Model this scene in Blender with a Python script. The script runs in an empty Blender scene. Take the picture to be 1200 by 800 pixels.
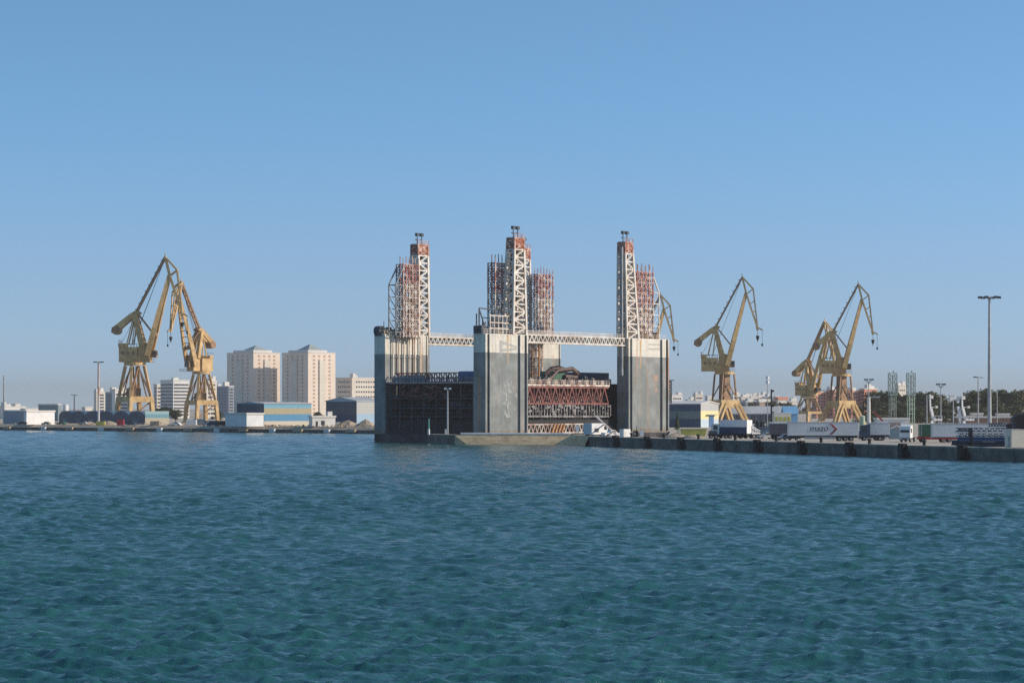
import bpy, bmesh, math, random
import numpy as np
from mathutils import Vector, Matrix
from mathutils.geometry import tessellate_polygon
random.seed(7)
R = math.radians
F = 2833.0           # focal length in pixels of the 1200 px wide photograph (85 mm lens)
EYE = 10.0           # eye height over the water
HOR = 478.0          # horizon row
GZ = 2.5             # quay level
sc = bpy.context.scene
col = sc.collection

def at(px, py, Y):
    return Vector(((px-600)*Y/F, Y, EYE-(py-HOR)*Y/F))
def gx(px, Y):
    return (px-600)*Y/F

# ------------------------------------------------------------------ materials
def mat(name, c1, c2=None, rough=0.7, scale=0.6, metallic=0.0, detail=4, bump=0.0, spec=0.4, stretch=None, lo=.35, hi=.65):
    m = bpy.data.materials.new(name); m.use_nodes = True
    nt = m.node_tree; b = nt.nodes['Principled BSDF']
    b.inputs['Roughness'].default_value = rough
    b.inputs['Metallic'].default_value = metallic
    b.inputs['Specular IOR Level'].default_value = spec
    if c2 is None: c2 = tuple(x*.72 for x in c1)
    tc = nt.nodes.new('ShaderNodeTexCoord'); mp = nt.nodes.new('ShaderNodeMapping')
    if stretch: mp.inputs['Scale'].default_value = stretch
    n = nt.nodes.new('ShaderNodeTexNoise'); n.inputs['Scale'].default_value = scale; n.inputs['Detail'].default_value = detail
    n.inputs['Roughness'].default_value = .65
    r = nt.nodes.new('ShaderNodeValToRGB')
    r.color_ramp.elements[0].position = lo; r.color_ramp.elements[0].color = (*c2, 1)
    r.color_ramp.elements[1].position = hi; r.color_ramp.elements[1].color = (*c1, 1)
    L = nt.links.new
    L(tc.outputs['Object'], mp.inputs['Vector']); L(mp.outputs['Vector'], n.inputs['Vector'])
    L(n.outputs['Fac'], r.inputs['Fac']); L(r.outputs['Color'], b.inputs['Base Color'])
    if bump:
        bp = nt.nodes.new('ShaderNodeBump'); bp.inputs['Strength'].default_value = bump; bp.inputs['Distance'].default_value = .1
        L(n.outputs['Fac'], bp.inputs['Height']); L(bp.outputs['Normal'], b.inputs['Normal'])
    return m

def banded(name, bands, rough=.6, streak=.15, rust=None, rust_amt=.0, sx=1.2, seam=None):
    """paint that changes with height (object z): bands = [(z_start, colour), ...] ascending; grime streaks run down"""
    m = bpy.data.materials.new(name); m.use_nodes = True
    nt = m.node_tree; b = nt.nodes['Principled BSDF']; L = nt.links.new
    b.inputs['Roughness'].default_value = rough; b.inputs['Specular IOR Level'].default_value = .3
    tc = nt.nodes.new('ShaderNodeTexCoord'); sp = nt.nodes.new('ShaderNodeSeparateXYZ'); L(tc.outputs['Object'], sp.inputs[0])
    cur = None
    for z, c in bands:
        if cur is None:
            rgb = nt.nodes.new('ShaderNodeRGB'); rgb.outputs[0].default_value = (*c, 1); cur = rgb.outputs[0]
        else:
            gt = nt.nodes.new('ShaderNodeMath'); gt.operation = 'GREATER_THAN'; gt.inputs[1].default_value = z
            L(sp.outputs['Z'], gt.inputs[0])
            mx = nt.nodes.new('ShaderNodeMix'); mx.data_type = 'RGBA'
            L(gt.outputs[0], mx.inputs['Factor']); L(cur, mx.inputs['A']); mx.inputs['B'].default_value = (*c, 1)
            cur = mx.outputs['Result']
    def streaks(scale, sz, lo, hi, seed):
        mp = nt.nodes.new('ShaderNodeMapping'); mp.inputs['Scale'].default_value = (1, 1, sz); mp.inputs['Location'].default_value = (seed, seed*.7, seed*.3)
        n = nt.nodes.new('ShaderNodeTexNoise'); n.inputs['Scale'].default_value = scale; n.inputs['Detail'].default_value = 5
        mr = nt.nodes.new('ShaderNodeMapRange'); mr.inputs['From Min'].default_value = lo; mr.inputs['From Max'].default_value = hi
        L(tc.outputs['Object'], mp.inputs['Vector']); L(mp.outputs['Vector'], n.inputs['Vector']); L(n.outputs['Fac'], mr.inputs['Value'])
        return mr.outputs['Result']
    def mixin(fac, amt, c, mode='MIX'):
        nonlocal cur
        mu = nt.nodes.new('ShaderNodeMath'); mu.operation = 'MULTIPLY'; mu.inputs[1].default_value = amt; L(fac, mu.inputs[0])
        mx = nt.nodes.new('ShaderNodeMix'); mx.data_type = 'RGBA'; mx.blend_type = mode
        L(mu.outputs[0], mx.inputs['Factor']); L(cur, mx.inputs['A']); mx.inputs['B'].default_value = (*c, 1)
        cur = mx.outputs['Result']
    mixin(streaks(sx, .08, .45, .75, 3.1), streak, (.12, .1, .08))
    mixin(streaks(.25, 1.0, .4, .7, 8.0), streak*.8, (.5, .5, .48))
    mixin(streaks(3.0, .5, .5, .75, 5.0), streak*.8, (.2, .18, .15))
    if rust:
        mixin(streaks(sx*.6, .05, .58, .72, 12.0), rust_amt, rust)
        mixin(streaks(1.7, .6, .62, .75, 17.0), rust_amt, rust)
    if seam:
        w = nt.nodes.new('ShaderNodeTexWave'); w.wave_type = 'BANDS'; w.bands_direction = 'X'; w.inputs['Scale'].default_value = seam
        mr = nt.nodes.new('ShaderNodeMapRange'); mr.inputs['From Min'].default_value = .8; mr.inputs['From Max'].default_value = 1
        L(tc.outputs['Object'], w.inputs['Vector']); L(w.outputs['Fac'], mr.inputs['Value'])
        mixin(mr.outputs['Result'], .12, (.15, .15, .14))
        w2 = nt.nodes.new('ShaderNodeTexWave'); w2.wave_type = 'BANDS'; w2.bands_direction = 'Z'; w2.inputs['Scale'].default_value = seam*.55
        mr2 = nt.nodes.new('ShaderNodeMapRange'); mr2.inputs['From Min'].default_value = .93; mr2.inputs['From Max'].default_value = 1
        L(tc.outputs['Object'], w2.inputs['Vector']); L(w2.outputs['Fac'], mr2.inputs['Value']); mixin(mr2.outputs['Result'], .08, (.15, .15, .14))
    L(cur, b.inputs['Base Color'])
    return m

M = {}
M['crane'] = mat('crane_yellow_paint', (.66, .45, .20), (.38, .24, .10), .55, .35, detail=8)
M['crane_dark'] = mat('crane_weathered_paint', (.36, .21, .10), (.17, .11, .07), .6, .5)
M['glass_dark'] = mat('dark_window_glass', (.03, .035, .04), (.02, .022, .025), .15, .4, spec=.6)
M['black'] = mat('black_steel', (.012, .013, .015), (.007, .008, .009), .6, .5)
M['rubber'] = mat('black_rubber', (.02, .02, .02), (.012, .012, .012), .85, 1.5)
M['white_lattice'] = mat('white_lattice_paint', (.80, .76, .68), (.52, .42, .33), .55, .28, detail=6)
M['rusty_lattice'] = mat('rusty_red_lattice_paint', (.60, .46, .40), (.28, .09, .07), .65, .6, detail=6, lo=.44, hi=.60)
M['rust_head'] = mat('rusty_mast_head_paint', (.58, .40, .32), (.34, .11, .06), .65, .7, lo=.45, hi=.58)
M['beige_lattice'] = mat('beige_lattice_paint', (.70, .62, .53), (.32, .19, .14), .65, .5, detail=6, lo=.42, hi=.58)
M['grey_steel'] = mat('grey_steel', (.30, .32, .34), (.18, .19, .2), .5, .5)
M['dark_steel'] = mat('dark_slate_steel', (.07, .085, .10), (.035, .042, .05), .6, .4)
M['red_girder'] = mat('red_girder_paint', (.31, .10, .075), (.15, .05, .045), .6, .35)
M['orange_rust'] = mat('orange_rust', (.55, .27, .10), (.33, .15, .07), .75, .6)
M['white'] = mat('white_paint', (.80, .79, .76), (.70, .69, .66), .5, .3)
M['offwhite'] = mat('offwhite_render', (.72, .69, .64), (.60, .57, .52), .8, .12)
M['grey_white'] = mat('white_trailer_skin', (.66, .66, .66), (.55, .55, .54), .5, .25, stretch=(.4, 1, 1.5))
M['concrete'] = mat('pale_concrete', (.46, .42, .36), (.30, .28, .24), .85, .25, detail=8, bump=.2)
M['cap'] = mat('quay_coping_concrete', (.60, .54, .45), (.44, .39, .32), .85, .3, detail=8)
M['pier_face'] = mat('tan_pier_concrete', (.66, .48, .28), (.40, .29, .16), .9, .35, detail=8, bump=.3, stretch=(1, 1, 3))
M['quay_dark'] = mat('weedy_quay_wall', (.19, .18, .155), (.055, .06, .054), .85, .3, detail=8, bump=.3)
M['dirt'] = mat('sandy_rubble', (.46, .37, .27), (.28, .22, .16), .95, .35, detail=8, bump=.4)
M['navy'] = mat('navy_blue_steel', (.028, .07, .12), (.015, .038, .065), .5, .4)
M['blue'] = mat('blue_steel', (.05, .14, .30), (.035, .10, .22), .5, .4)
M['red'] = mat('red_paint', (.45, .05, .05), (.30, .035, .035), .5, .4)
M['green'] = mat('green_paint', (.06, .17, .10), (.04, .11, .07), .55, .4)
M['palegreen'] = mat('pale_green_lattice_paint', (.48, .60, .44), (.30, .38, .28), .55, .4)
M['yellow'] = mat('yellow_green_paint', (.50, .45, .10), (.33, .32, .09), .7, .5)
M['cream'] = mat('cream_panel', (.74, .68, .55), (.62, .56, .45), .75, .15)
M['leaf'] = None
M['crane_green'] = mat('dull_green_lattice_paint', (.30, .36, .27), (.2, .24, .19), .6, .5)
M['galv'] = mat('galvanised_steel', (.42, .43, .43), (.30, .31, .31), .45, .6, metallic=.3)
M['mark_dark'] = mat('dark_lettering', (.05, .05, .055), (.04, .04, .045), .5, .5)
M['mark_red'] = mat('red_lettering', (.42, .04, .05), (.36, .035, .045), .5, .5)
M['mark_grey'] = mat('faded_grey_emblem_paint', (.44, .43, .39), (.36, .355, .33), .6, .8)
M['roof_grey'] = mat('grey_roof_sheet', (.50, .50, .49), (.40, .40, .39), .6, .1, stretch=(1, 1, 1))
M['sky_blue'] = mat('sky_blue_cladding', (.20, .42, .62), (.16, .36, .55), .55, .2)
M['trunk'] = mat('tree_bark', (.12, .09, .065), (.06, .045, .035), .9, 1.2)

# ------------------------------------------------------------------ mesh builder
class MB:
    def __init__(s): s.v = []; s.f = []; s.mi = []; s.cur = 0
    def add(s, vs, fs):
        k = len(s.v); s.v += [tuple(v) for v in vs]
        for f in fs: s.f.append(tuple(k+i for i in f)); s.mi.append(s.cur)
        return s
    def box(s, x0, x1, y0, y1, z0, z1):
        return s.add([(x0,y0,z0),(x1,y0,z0),(x1,y1,z0),(x0,y1,z0),(x0,y0,z1),(x1,y0,z1),(x1,y1,z1),(x0,y1,z1)],
                     [(0,3,2,1),(4,5,6,7),(0,1,5,4),(1,2,6,5),(2,3,7,6),(3,0,4,7)])
    def bar(s, p, q, w, h=None, w2=None, h2=None):
        h = w if h is None else h; w2 = w if w2 is None else w2; h2 = h if h2 is None else h2
        p = Vector(p); q = Vector(q); d = (q-p)
        if d.length < 1e-6: return s
        d.normalize(); up = Vector((0, 0, 1)) if abs(d.z) < .98 else Vector((0, 1, 0))
        a = d.cross(up).normalized(); b = a.cross(d)
        vs = []
        for c, ww, hh in ((p, w, h), (q, w2, h2)):
            for i, j in ((-1,-1),(1,-1),(1,1),(-1,1)): vs.append(c + a*(i*ww/2) + b*(j*hh/2))
        return s.add(vs, [(0,1,2,3),(7,6,5,4),(0,4,5,1),(1,5,6,2),(2,6,7,3),(3,7,4,0)])
    def tube(s, p, q, r, r2=None, n=8):
        r2 = r if r2 is None else r2; p = Vector(p); q = Vector(q); d = (q-p).normalized()
        up = Vector((0, 0, 1)) if abs(d.z) < .98 else Vector((0, 1, 0))
        a = d.cross(up).normalized(); b = a.cross(d); vs = []
        for c, rr in ((p, r), (q, r2)):
            for i in range(n):
                t = 2*math.pi*i/n; vs.append(c + a*math.cos(t)*rr + b*math.sin(t)*rr)
        fs = [(i, (i+1) % n, n+(i+1) % n, n+i) for i in range(n)] + [tuple(range(n-1, -1, -1)), tuple(range(n, 2*n))]
        return s.add(vs, fs)
    def prism(s, pts, d0, d1, axis='y'):
        """outline in (x,z) pushed through y (axis 'y'), in (y,z) through x, or in (x,y) through z"""
        n = len(pts); vs = []
        for d in (d0, d1):
            for a, b in pts:
                vs.append((a, d, b) if axis == 'y' else (d, a, b) if axis == 'x' else (a, b, d))
        fs = [(i, (i+1) % n, n+(i+1) % n, n+i) for i in range(n)]
        tri = tessellate_polygon([[Vector((a, b, 0)) for a, b in pts]])
        fs += [tuple(t) for t in tri] + [tuple(n+i for i in reversed(t)) for t in tri]
        return s.add(vs, fs)
    def poly(s, pts): return s.add(pts, [tuple(range(len(pts)))])
    def build(s, name, m, parent=None, fix=True):
        me = bpy.data.meshes.new(name); me.from_pydata(s.v, [], s.f)
        ms = m if isinstance(m, (list, tuple)) else [m]
        for x in ms: me.materials.append(x)
        if len(ms) > 1: me.polygons.foreach_set('material_index', s.mi)
        if fix:
            bm = bmesh.new(); bm.from_mesh(me); bmesh.ops.recalc_face_normals(bm, faces=bm.faces); bm.to_mesh(me); bm.free()
        me.update()
        o = bpy.data.objects.new(name, me); col.objects.link(o)
        if parent: o.parent = parent
        return o

def tag(o, label=None, cat=None, group=None, kind=None):
    if label: o['label'] = label
    if cat: o['category'] = cat
    if group: o['group'] = group
    if kind: o['kind'] = kind
    return o
def empty(name, loc=(0,0,0), rz=0.0, label=None, cat=None, group=None, scale=1.0):
    o = bpy.data.objects.new(name, None); col.objects.link(o); o.empty_display_size = .5
    o.location = loc; o.rotation_euler = (0, 0, rz); o.scale = (scale,)*3
    return tag(o, label, cat, group)
def copy_tree(o, parent=None):
    c = o.copy(); col.objects.link(c)
    if parent: c.parent = parent
    for ch in list(o.children): copy_tree(ch, c)
    return c
def box_obj(name, m, parent, *b): return MB().box(*b).build(name, m, parent)

def lattice_mast(mb, cx, cy, z0, z1, w0, d0, w1, d1, panels, leg, brace, ox0=0, ox1=0, kind='X'):
    """four legged lattice; w along x, d along y, tapering; ox shifts the centre"""
    def P(i, t):
        w = w0+(w1-w0)*t; d = d0+(d1-d0)*t; x = cx+ox0+(ox1-ox0)*t
        sx, sy = ((-1,-1),(1,-1),(1,1),(-1,1))[i]
        return Vector((x+sx*w/2, cy+sy*d/2, z0+(z1-z0)*t))
    for i in range(4): mb.bar(P(i, 0), P(i, 1), leg)
    for k in range(panels):
        t0, t1 = k/panels, (k+1)/panels
        for i in range(4):
            j = (i+1) % 4
            mb.bar(P(i, t1), P(j, t1), brace)
            if kind == 'X' or (kind == 'Z' and k % 2 == 0): mb.bar(P(i, t0), P(j, t1), brace)
            if kind == 'X' or (kind == 'Z' and k % 2 == 1): mb.bar(P(j, t0), P(i, t1), brace)

def text_mesh(txt, size, m, name, parent, loc, shear=0.0, depth=.02, bold=0.0):
    cu = bpy.data.curves.new(name, 'FONT'); cu.body = txt; cu.size = size; cu.shear = shear; cu.extrude = depth; cu.offset = bold
    t = bpy.data.objects.new(name, cu); col.objects.link(t)
    dg = bpy.context.evaluated_depsgraph_get(); me = bpy.data.meshes.new_from_object(t.evaluated_get(dg))
    bpy.data.objects.remove(t); me.materials.clear(); me.materials.append(m)
    o = bpy.data.objects.new(name, me); col.objects.link(o); o.parent = parent; o.location = loc; o.rotation_euler = (R(90), 0, 0)
    return o

# ------------------------------------------------------------------ world, sun, camera
SUN_AZ = math.atan2(1.0, -0.05)      # measured from +Y towards +X
SUN_EL = R(25)
w = bpy.data.worlds.new('World'); sc.world = w; w.use_nodes = True
nt = w.node_tree; bg = nt.nodes['Background']
sky = nt.nodes.new('ShaderNodeTexSky'); sky.sky_type = 'NISHITA'; sky.sun_disc = False
sky.sun_elevation = SUN_EL; sky.sun_rotation = SUN_AZ
sky.air_density = 1.0; sky.dust_density = 0.4; sky.ozone_density = 3.0; sky.altitude = 0
tc = nt.nodes.new('ShaderNodeTexCoord')
mp = nt.nodes.new('ShaderNodeVectorMath'); mp.operation = 'MULTIPLY'; mp.inputs[1].default_value = (1, 1, 3.0)
ad = nt.nodes.new('ShaderNodeVectorMath'); ad.operation = 'ADD'; ad.inputs[1].default_value = (0, 0, .15)
nm = nt.nodes.new('ShaderNodeVectorMath'); nm.operation = 'NORMALIZE'
nt.links.new(tc.outputs['Generated'], mp.inputs[0]); nt.links.new(mp.outputs[0], ad.inputs[0]); nt.links.new(ad.outputs[0], nm.inputs[0])
nt.links.new(nm.outputs[0], sky.inputs['Vector'])
hsv = nt.nodes.new('ShaderNodeHueSaturation'); hsv.inputs['Hue'].default_value = .487
sz_ = nt.nodes.new('ShaderNodeSeparateXYZ'); nt.links.new(tc.outputs['Generated'], sz_.inputs[0])
for sock, lo_, hi_ in (('Saturation', .78, 1.06), ('Value', .70, 1.10)):       # the air near the horizon is greyer and a little darker
    mr_ = nt.nodes.new('ShaderNodeMapRange'); mr_.interpolation_type = 'SMOOTHSTEP'; mr_.inputs['From Min'].default_value = -.01; mr_.inputs['From Max'].default_value = .13
    mr_.inputs['To Min'].default_value = lo_; mr_.inputs['To Max'].default_value = hi_
    nt.links.new(sz_.outputs['Z'], mr_.inputs['Value']); nt.links.new(mr_.outputs['Result'], hsv.inputs[sock])
nt.links.new(sky.outputs['Color'], hsv.inputs['Color']); nt.links.new(hsv.outputs['Color'], bg.inputs['Color']); bg.inputs['Strength'].default_value = 0.15

sd = Vector((math.sin(SUN_AZ)*math.cos(SUN_EL), math.cos(SUN_AZ)*math.cos(SUN_EL), math.sin(SUN_EL)))
sl = bpy.data.lights.new('sun', 'SUN'); sl.energy = 3.15; sl.angle = R(.5); sl.color = (1.0, .86, .70)
so = bpy.data.objects.new('sun', sl); col.objects.link(so); so.rotation_euler = (-sd).to_track_quat('-Z', 'Y').to_euler(); so.location = (200, 0, 200)

cd = bpy.data.cameras.new('camera'); cam = bpy.data.objects.new('camera', cd); col.objects.link(cam); sc.camera = cam
cam.location = (0, 0, EYE); cam.rotation_euler = (R(90), 0, 0)
cd.sensor_width = 36; cd.lens = F*36/1200; cd.shift_y = (HOR-400)/1200; cd.clip_start = .5; cd.clip_end = 60000
sc.view_settings.view_transform = 'Standard'; sc.view_settings.look = 'None'; sc.view_settings.gamma = 1; sc.view_settings.exposure = 0.55
sc.cycles.volume_bounces = 1; sc.cycles.max_bounces = 6
sc.cycles.use_denoising = False; sc.cycles.sample_clamp_direct = 6; sc.cycles.sample_clamp_indirect = 4

# ------------------------------------------------------------------ water
def quay_right(px):      # point of the right quay edge seen at column px
    a = (px-600)/F; Y = (629.6+2.6117*22)/(1+2.6117*a); return Vector((a*Y, Y, 0))
def quay_left(px):
    a = (px-600)/F; Y = 889.7/(1+.9147*a); return Vector((a*Y, Y, 0))

def water():
    rng = np.random.RandomState(11)
    ny, nx = 1900, 1500
    ys = 45*np.exp(np.linspace(0, math.log(1250/45), ny)); t = np.linspace(-.36, .36, nx)
    Yg, Tg = np.meshgrid(ys, t, indexing='ij'); Xg = Tg*(Yg+60)
    step = np.maximum(np.gradient(ys)[:, None]*.8, (Yg[:, :1]+60)*.72/nx)
    Z = np.zeros_like(Xg); DX = np.zeros_like(Xg); DY = np.zeros_like(Xg)
    nw = 150
    lam = np.exp(rng.uniform(math.log(.26), math.log(3.2), nw)); lam[:9] = rng.uniform(4.0, 8.0, 9)
    ang = R(-78) + rng.normal(0, R(34), nw)
    ph = rng.uniform(0, 2*math.pi, nw)
    slope = .37/math.sqrt(nw)*np.clip(lam/1.6, .4, 9)**-.32*math.sqrt(2)
    st_ = step[:, 0][:, None]; kept = (np.clip((lam[None]/st_-2.2)/2.5, 0, 1)*slope[None])**2      # keep the steepness where ripples are finer than the mesh
    boost = np.clip(np.sqrt((slope**2).sum()/np.maximum(kept.sum(1), 1e-6)), 1, 1.4)[:, None]
    for l, a, p, s in zip(lam, ang, ph, slope):
        k = 2*math.pi/l; amp = s/k
        damp = np.clip((l/step-2.2)/2.5, 0, 1)*boost
        arg = k*(math.cos(a)*Xg+math.sin(a)*Yg)+p
        Z += damp*amp*np.sin(arg); c = damp/boost**1.5*amp*np.cos(arg)*.55
        DX += c*math.cos(a); DY += c*math.sin(a)
    # slow patches of rougher and calmer water
    patch = .85+.22*np.sin(Xg*.031+1.3+.9*np.sin(Yg*.017))*np.sin(Yg*.027+.8*np.sin(Xg*.023))
    Z *= patch
    V = np.stack([Xg+DX, Yg+DY, Z], -1).reshape(-1, 3).astype(np.float32)
    idx = np.arange(ny*nx).reshape(ny, nx)
    q = np.stack([idx[:-1,:-1], idx[:-1,1:], idx[1:,1:], idx[1:,:-1]], -1).reshape(-1, 4)
    me = bpy.data.meshes.new('water'); me.vertices.add(len(V)); me.vertices.foreach_set('co', V.ravel())
    me.loops.add(q.size); me.loops.foreach_set('vertex_index', q.ravel().astype(np.int32))
    me.polygons.add(len(q)); me.polygons.foreach_set('loop_start', np.arange(0, q.size, 4, dtype=np.int32))
    me.polygons.foreach_set('use_smooth', np.ones(len(q), bool))
    me.update(); me.validate()
    m = bpy.data.materials.new('harbour_water'); m.use_nodes = True; n = m.node_tree; b = n.nodes['Principled BSDF']
    b.inputs['Roughness'].default_value = .15; b.inputs['IOR'].default_value = 1.33; b.inputs['Specular IOR Level'].default_value = .5
    tcw = n.nodes.new('ShaderNodeTexCoord')
    n1 = n.nodes.new('ShaderNodeTexNoise'); n1.inputs['Scale'].default_value = 6.0; n1.inputs['Detail'].default_value = 6; n1.inputs['Roughness'].default_value = .6
    mpw = n.nodes.new('ShaderNodeMapping'); mpw.inputs['Scale'].default_value = (.7, 1.2, 1)
    bp = n.nodes.new('ShaderNodeBump'); bp.inputs['Strength'].default_value = .5; bp.inputs['Distance'].default_value = .12
    n.links.new(tcw.outputs['Object'], mpw.inputs['Vector']); n.links.new(mpw.outputs['Vector'], n1.inputs['Vector'])
    n.links.new(n1.outputs['Fac'], bp.inputs['Height']); n.links.new(bp.outputs['Normal'], b.inputs['Normal'])
    n2 = n.nodes.new('ShaderNodeTexNoise'); n2.inputs['Scale'].default_value = .035; n2.inputs['Detail'].default_value = 3
    rp = n.nodes.new('ShaderNodeValToRGB'); rp.color_ramp.elements[0].position = .35; rp.color_ramp.elements[1].position = .68
    rp.color_ramp.elements[0].color = (.015, .078, .086, 1); rp.color_ramp.elements[1].color = (.021, .098, .095, 1)
    n.links.new(tcw.outputs['Object'], n2.inputs['Vector']); n.links.new(n2.outputs['Fac'], rp.inputs['Fac']); n.links.new(rp.outputs['Color'], b.inputs['Base Color'])
    me.materials.append(m)
    o = bpy.data.objects.new('water', me); col.objects.link(o); tag(o, 'choppy teal harbour water', 'water', kind='structure')
water()
# seabed under the harbour so that the sheet of water never ends in nothing
MB().poly([(-3000,-150,-.9),(3000,-150,-.9),(3000,1300,-.9),(-3000,1300,-.9)]).build('seabed', M['quay_dark'])
tag(bpy.data.objects['seabed'], 'dark harbour bed under the water', 'seabed', kind='structure')

# ------------------------------------------------------------------ land
A0 = (-24.0, 690.0); A1 = (-15.8, 669.0); A2 = (16.5, 660.5); A3 = (20.3, 637.0)
q0 = quay_right(700); qe = Vector((140, q0.y-2.6117*(140-q0.x), 0))
basin = [(-22.5, 693), (-7.5, 681), (11, 673), (28, 652), (39.0, 613), (50.2, 766), (46, 850), (-30, 917)]
AZ = 1.5                                           # the far left quay has a lower apron along the water
edge_l = [(-9000, 9124), (-600, 1438.5)] + [tuple(quay_left(x)[:2]) for x in (0, 200, 400)] + [(-30, 917)]
nl = Vector((.675, .738, 0))
coast = [(a+nl.x*10, b+nl.y*10) for a, b in edge_l[:-1]] + [(-30, 917)]
edge_basin = list(reversed(basin[:-1]))
coast2 = coast + edge_basin + [A0, A1, A2, A3] + [(q0.x, q0.y), (qe.x, qe.y), (420, -140), (12000, -140), (12000, 14000), (-9000, 14000)]
gm = mat('dock_ground', (.56, .47, .36), (.34, .29, .23), .95, .06, detail=9, lo=.3, hi=.7)
tri = tessellate_polygon([[Vector((a, b, 0)) for a, b in coast2]])
g = MB(); g.add([(a, b, GZ) for a, b in coast2], [tuple(t) for t in tri])
gr = g.build('ground', gm, fix=False)
bm_ = bmesh.new(); bm_.from_mesh(gr.data)
for f in bm_.faces:
    if f.normal.z < 0: f.normal_flip()
bm_.to_mesh(gr.data); bm_.free()
tag(gr, 'pale dusty quay ground and land beyond', 'ground', kind='structure')

def wall_strip(pts, name, m, z0=-1.5, z1=GZ-.004, label=None):
    mb = MB()
    for a, b in zip(pts[:-1], pts[1:]): mb.add([(a[0],a[1],z0),(b[0],b[1],z0),(b[0],b[1],z1),(a[0],a[1],z1)], [(0,1,2,3)])
    return tag(mb.build(name, m, fix=False), label, 'quay wall', kind='structure')
def coping(pts, wd, name, m, label, h=.16, over=.0):
    """low raised kerb along the land side of an edge"""
    mb = MB()
    for a, b in zip(pts[:-1], pts[1:]):
        a = Vector((a[0], a[1], 0)); b = Vector((b[0], b[1], 0)); d = (b-a).normalized(); n = Vector((-d.y, d.x, 0))
        p = [a-n*over, b-n*over, b+n*wd, a+n*wd]
        mb.add([(q.x, q.y, GZ-.3) for q in p]+[(q.x, q.y, GZ+h) for q in p], [(0,3,2,1),(4,5,6,7),(0,1,5,4),(1,2,6,5),(2,3,7,6),(3,0,4,7)])
    return tag(mb.build(name, m), label, 'kerb', kind='structure')
wall_strip(edge_l, 'left_quay_wall', M['quay_dark'], z1=AZ-.004, label='dark undercut wall of the far left quay')
wall_strip([(A3), (q0.x, q0.y), (qe.x, qe.y), (420, -140)], 'right_quay_wall', M['quay_dark'], label='dark weedy wall of the right quay')
wall_strip([(-30, 917)]+edge_basin, 'basin_wall', M['quay_dark'], label='dark wall of the dock basin')
wall_strip([edge_basin[-1], A0, A1], 'pier_end_wall', M['quay_dark'], label='shaded left end wall of the tan pier')
# sloped tan face of the pier
pf = MB()
tp = [Vector((*A1, GZ-.004)), Vector((*A2, GZ-.004)), Vector((*A3, GZ-.004))]
bt = [Vector((A1[0]+4.2, A1[1]-5.2, -.6)), Vector((A2[0]-.5, A2[1]-5.2, -.6)), Vector((A3[0]-1.5, A3[1]-.6, -.6))]
n = 14
for (a0, a1, b0, b1) in ((tp[0], tp[1], bt[0], bt[1]), (tp[1], tp[2], bt[1], bt[2])):
    for i in range(n):
        t0, t1 = i/n, (i+1)/n
        pf.add([b0.lerp(b1, t0), b0.lerp(b1, t1), a0.lerp(a1, t1), a0.lerp(a1, t0)], [(0,1,2,3)])
pf.add([tp[0], Vector((A1[0], A1[1], -.6)), bt[0]], [(0,1,2)])
tag(pf.build('pier_face', M['pier_face'], fix=False), 'battered tan concrete face of the low pier', 'pier', kind='structure')
coping([A0, A1, A2, A3], 1.6, 'pier_kerb', M['cap'], 'pale kerb along the pier edge', .18)
coping([A3, (q0.x, q0.y), (qe.x, qe.y)], 1.8, 'quay_kerb', M['cap'], 'pale kerb along the right quay edge', .14)
apr = MB(); bank = MB()
for i in range(len(edge_l)-1):
    a, b = Vector((*edge_l[i], 0)), Vector((*edge_l[i+1], 0)); a7 = a.lerp(Vector((*coast[i], 0)), .7); b7 = b.lerp(Vector((*coast[i+1], 0)), .7)
    apr.add([(a.x, a.y, AZ), (b.x, b.y, AZ), (b7.x, b7.y, AZ), (a7.x, a7.y, AZ)], [(0, 1, 2, 3)])
    bank.add([(a7.x, a7.y, AZ), (b7.x, b7.y, AZ), (*coast[i+1], GZ), (*coast[i], GZ)], [(0, 1, 2, 3)])
tag(apr.build('far_quay_apron', M['cap'], fix=False), 'pale low concrete apron along the far left quay', 'quay', kind='structure')
tag(bank.build('far_quay_bank', M['dirt'], fix=False), 'sandy bank behind the far quay apron', 'bank', kind='structure')

# ------------------------------------------------------------------ floating dock
TH = R(52); U = Vector((math.cos(TH), math.sin(TH), 0)); V_ = Vector((-math.sin(TH), math.cos(TH), 0))
DO = Vector((-8.0, 688.0, 0))
dock = empty('floating_dock', DO, TH, 'huge rusty floating dock with four grey and cream towers carrying white lattice masts', 'floating dock')
towerm = banded('dock_tower_paint', [(-5, (.20, .17, .13)), (3.6, (.19, .215, .21)), (25.9, (.74, .70, .60))], .6, .42, (.50, .23, .08), .7, seam=.42)
hullm = banded('dock_hull_paint', [(-5, (.02, .022, .025)), (2.6, (.045, .05, .055))], .7, .2, (.14, .07, .04), .35)
ZT = 31.3
E, D, DT = 70.5, 37.6, 3.8
hb = MB(); hb.box(.0, 92.4, .0, 41.4, -1.2, 2.4)
hb.build('pontoon', hullm, dock)
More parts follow.
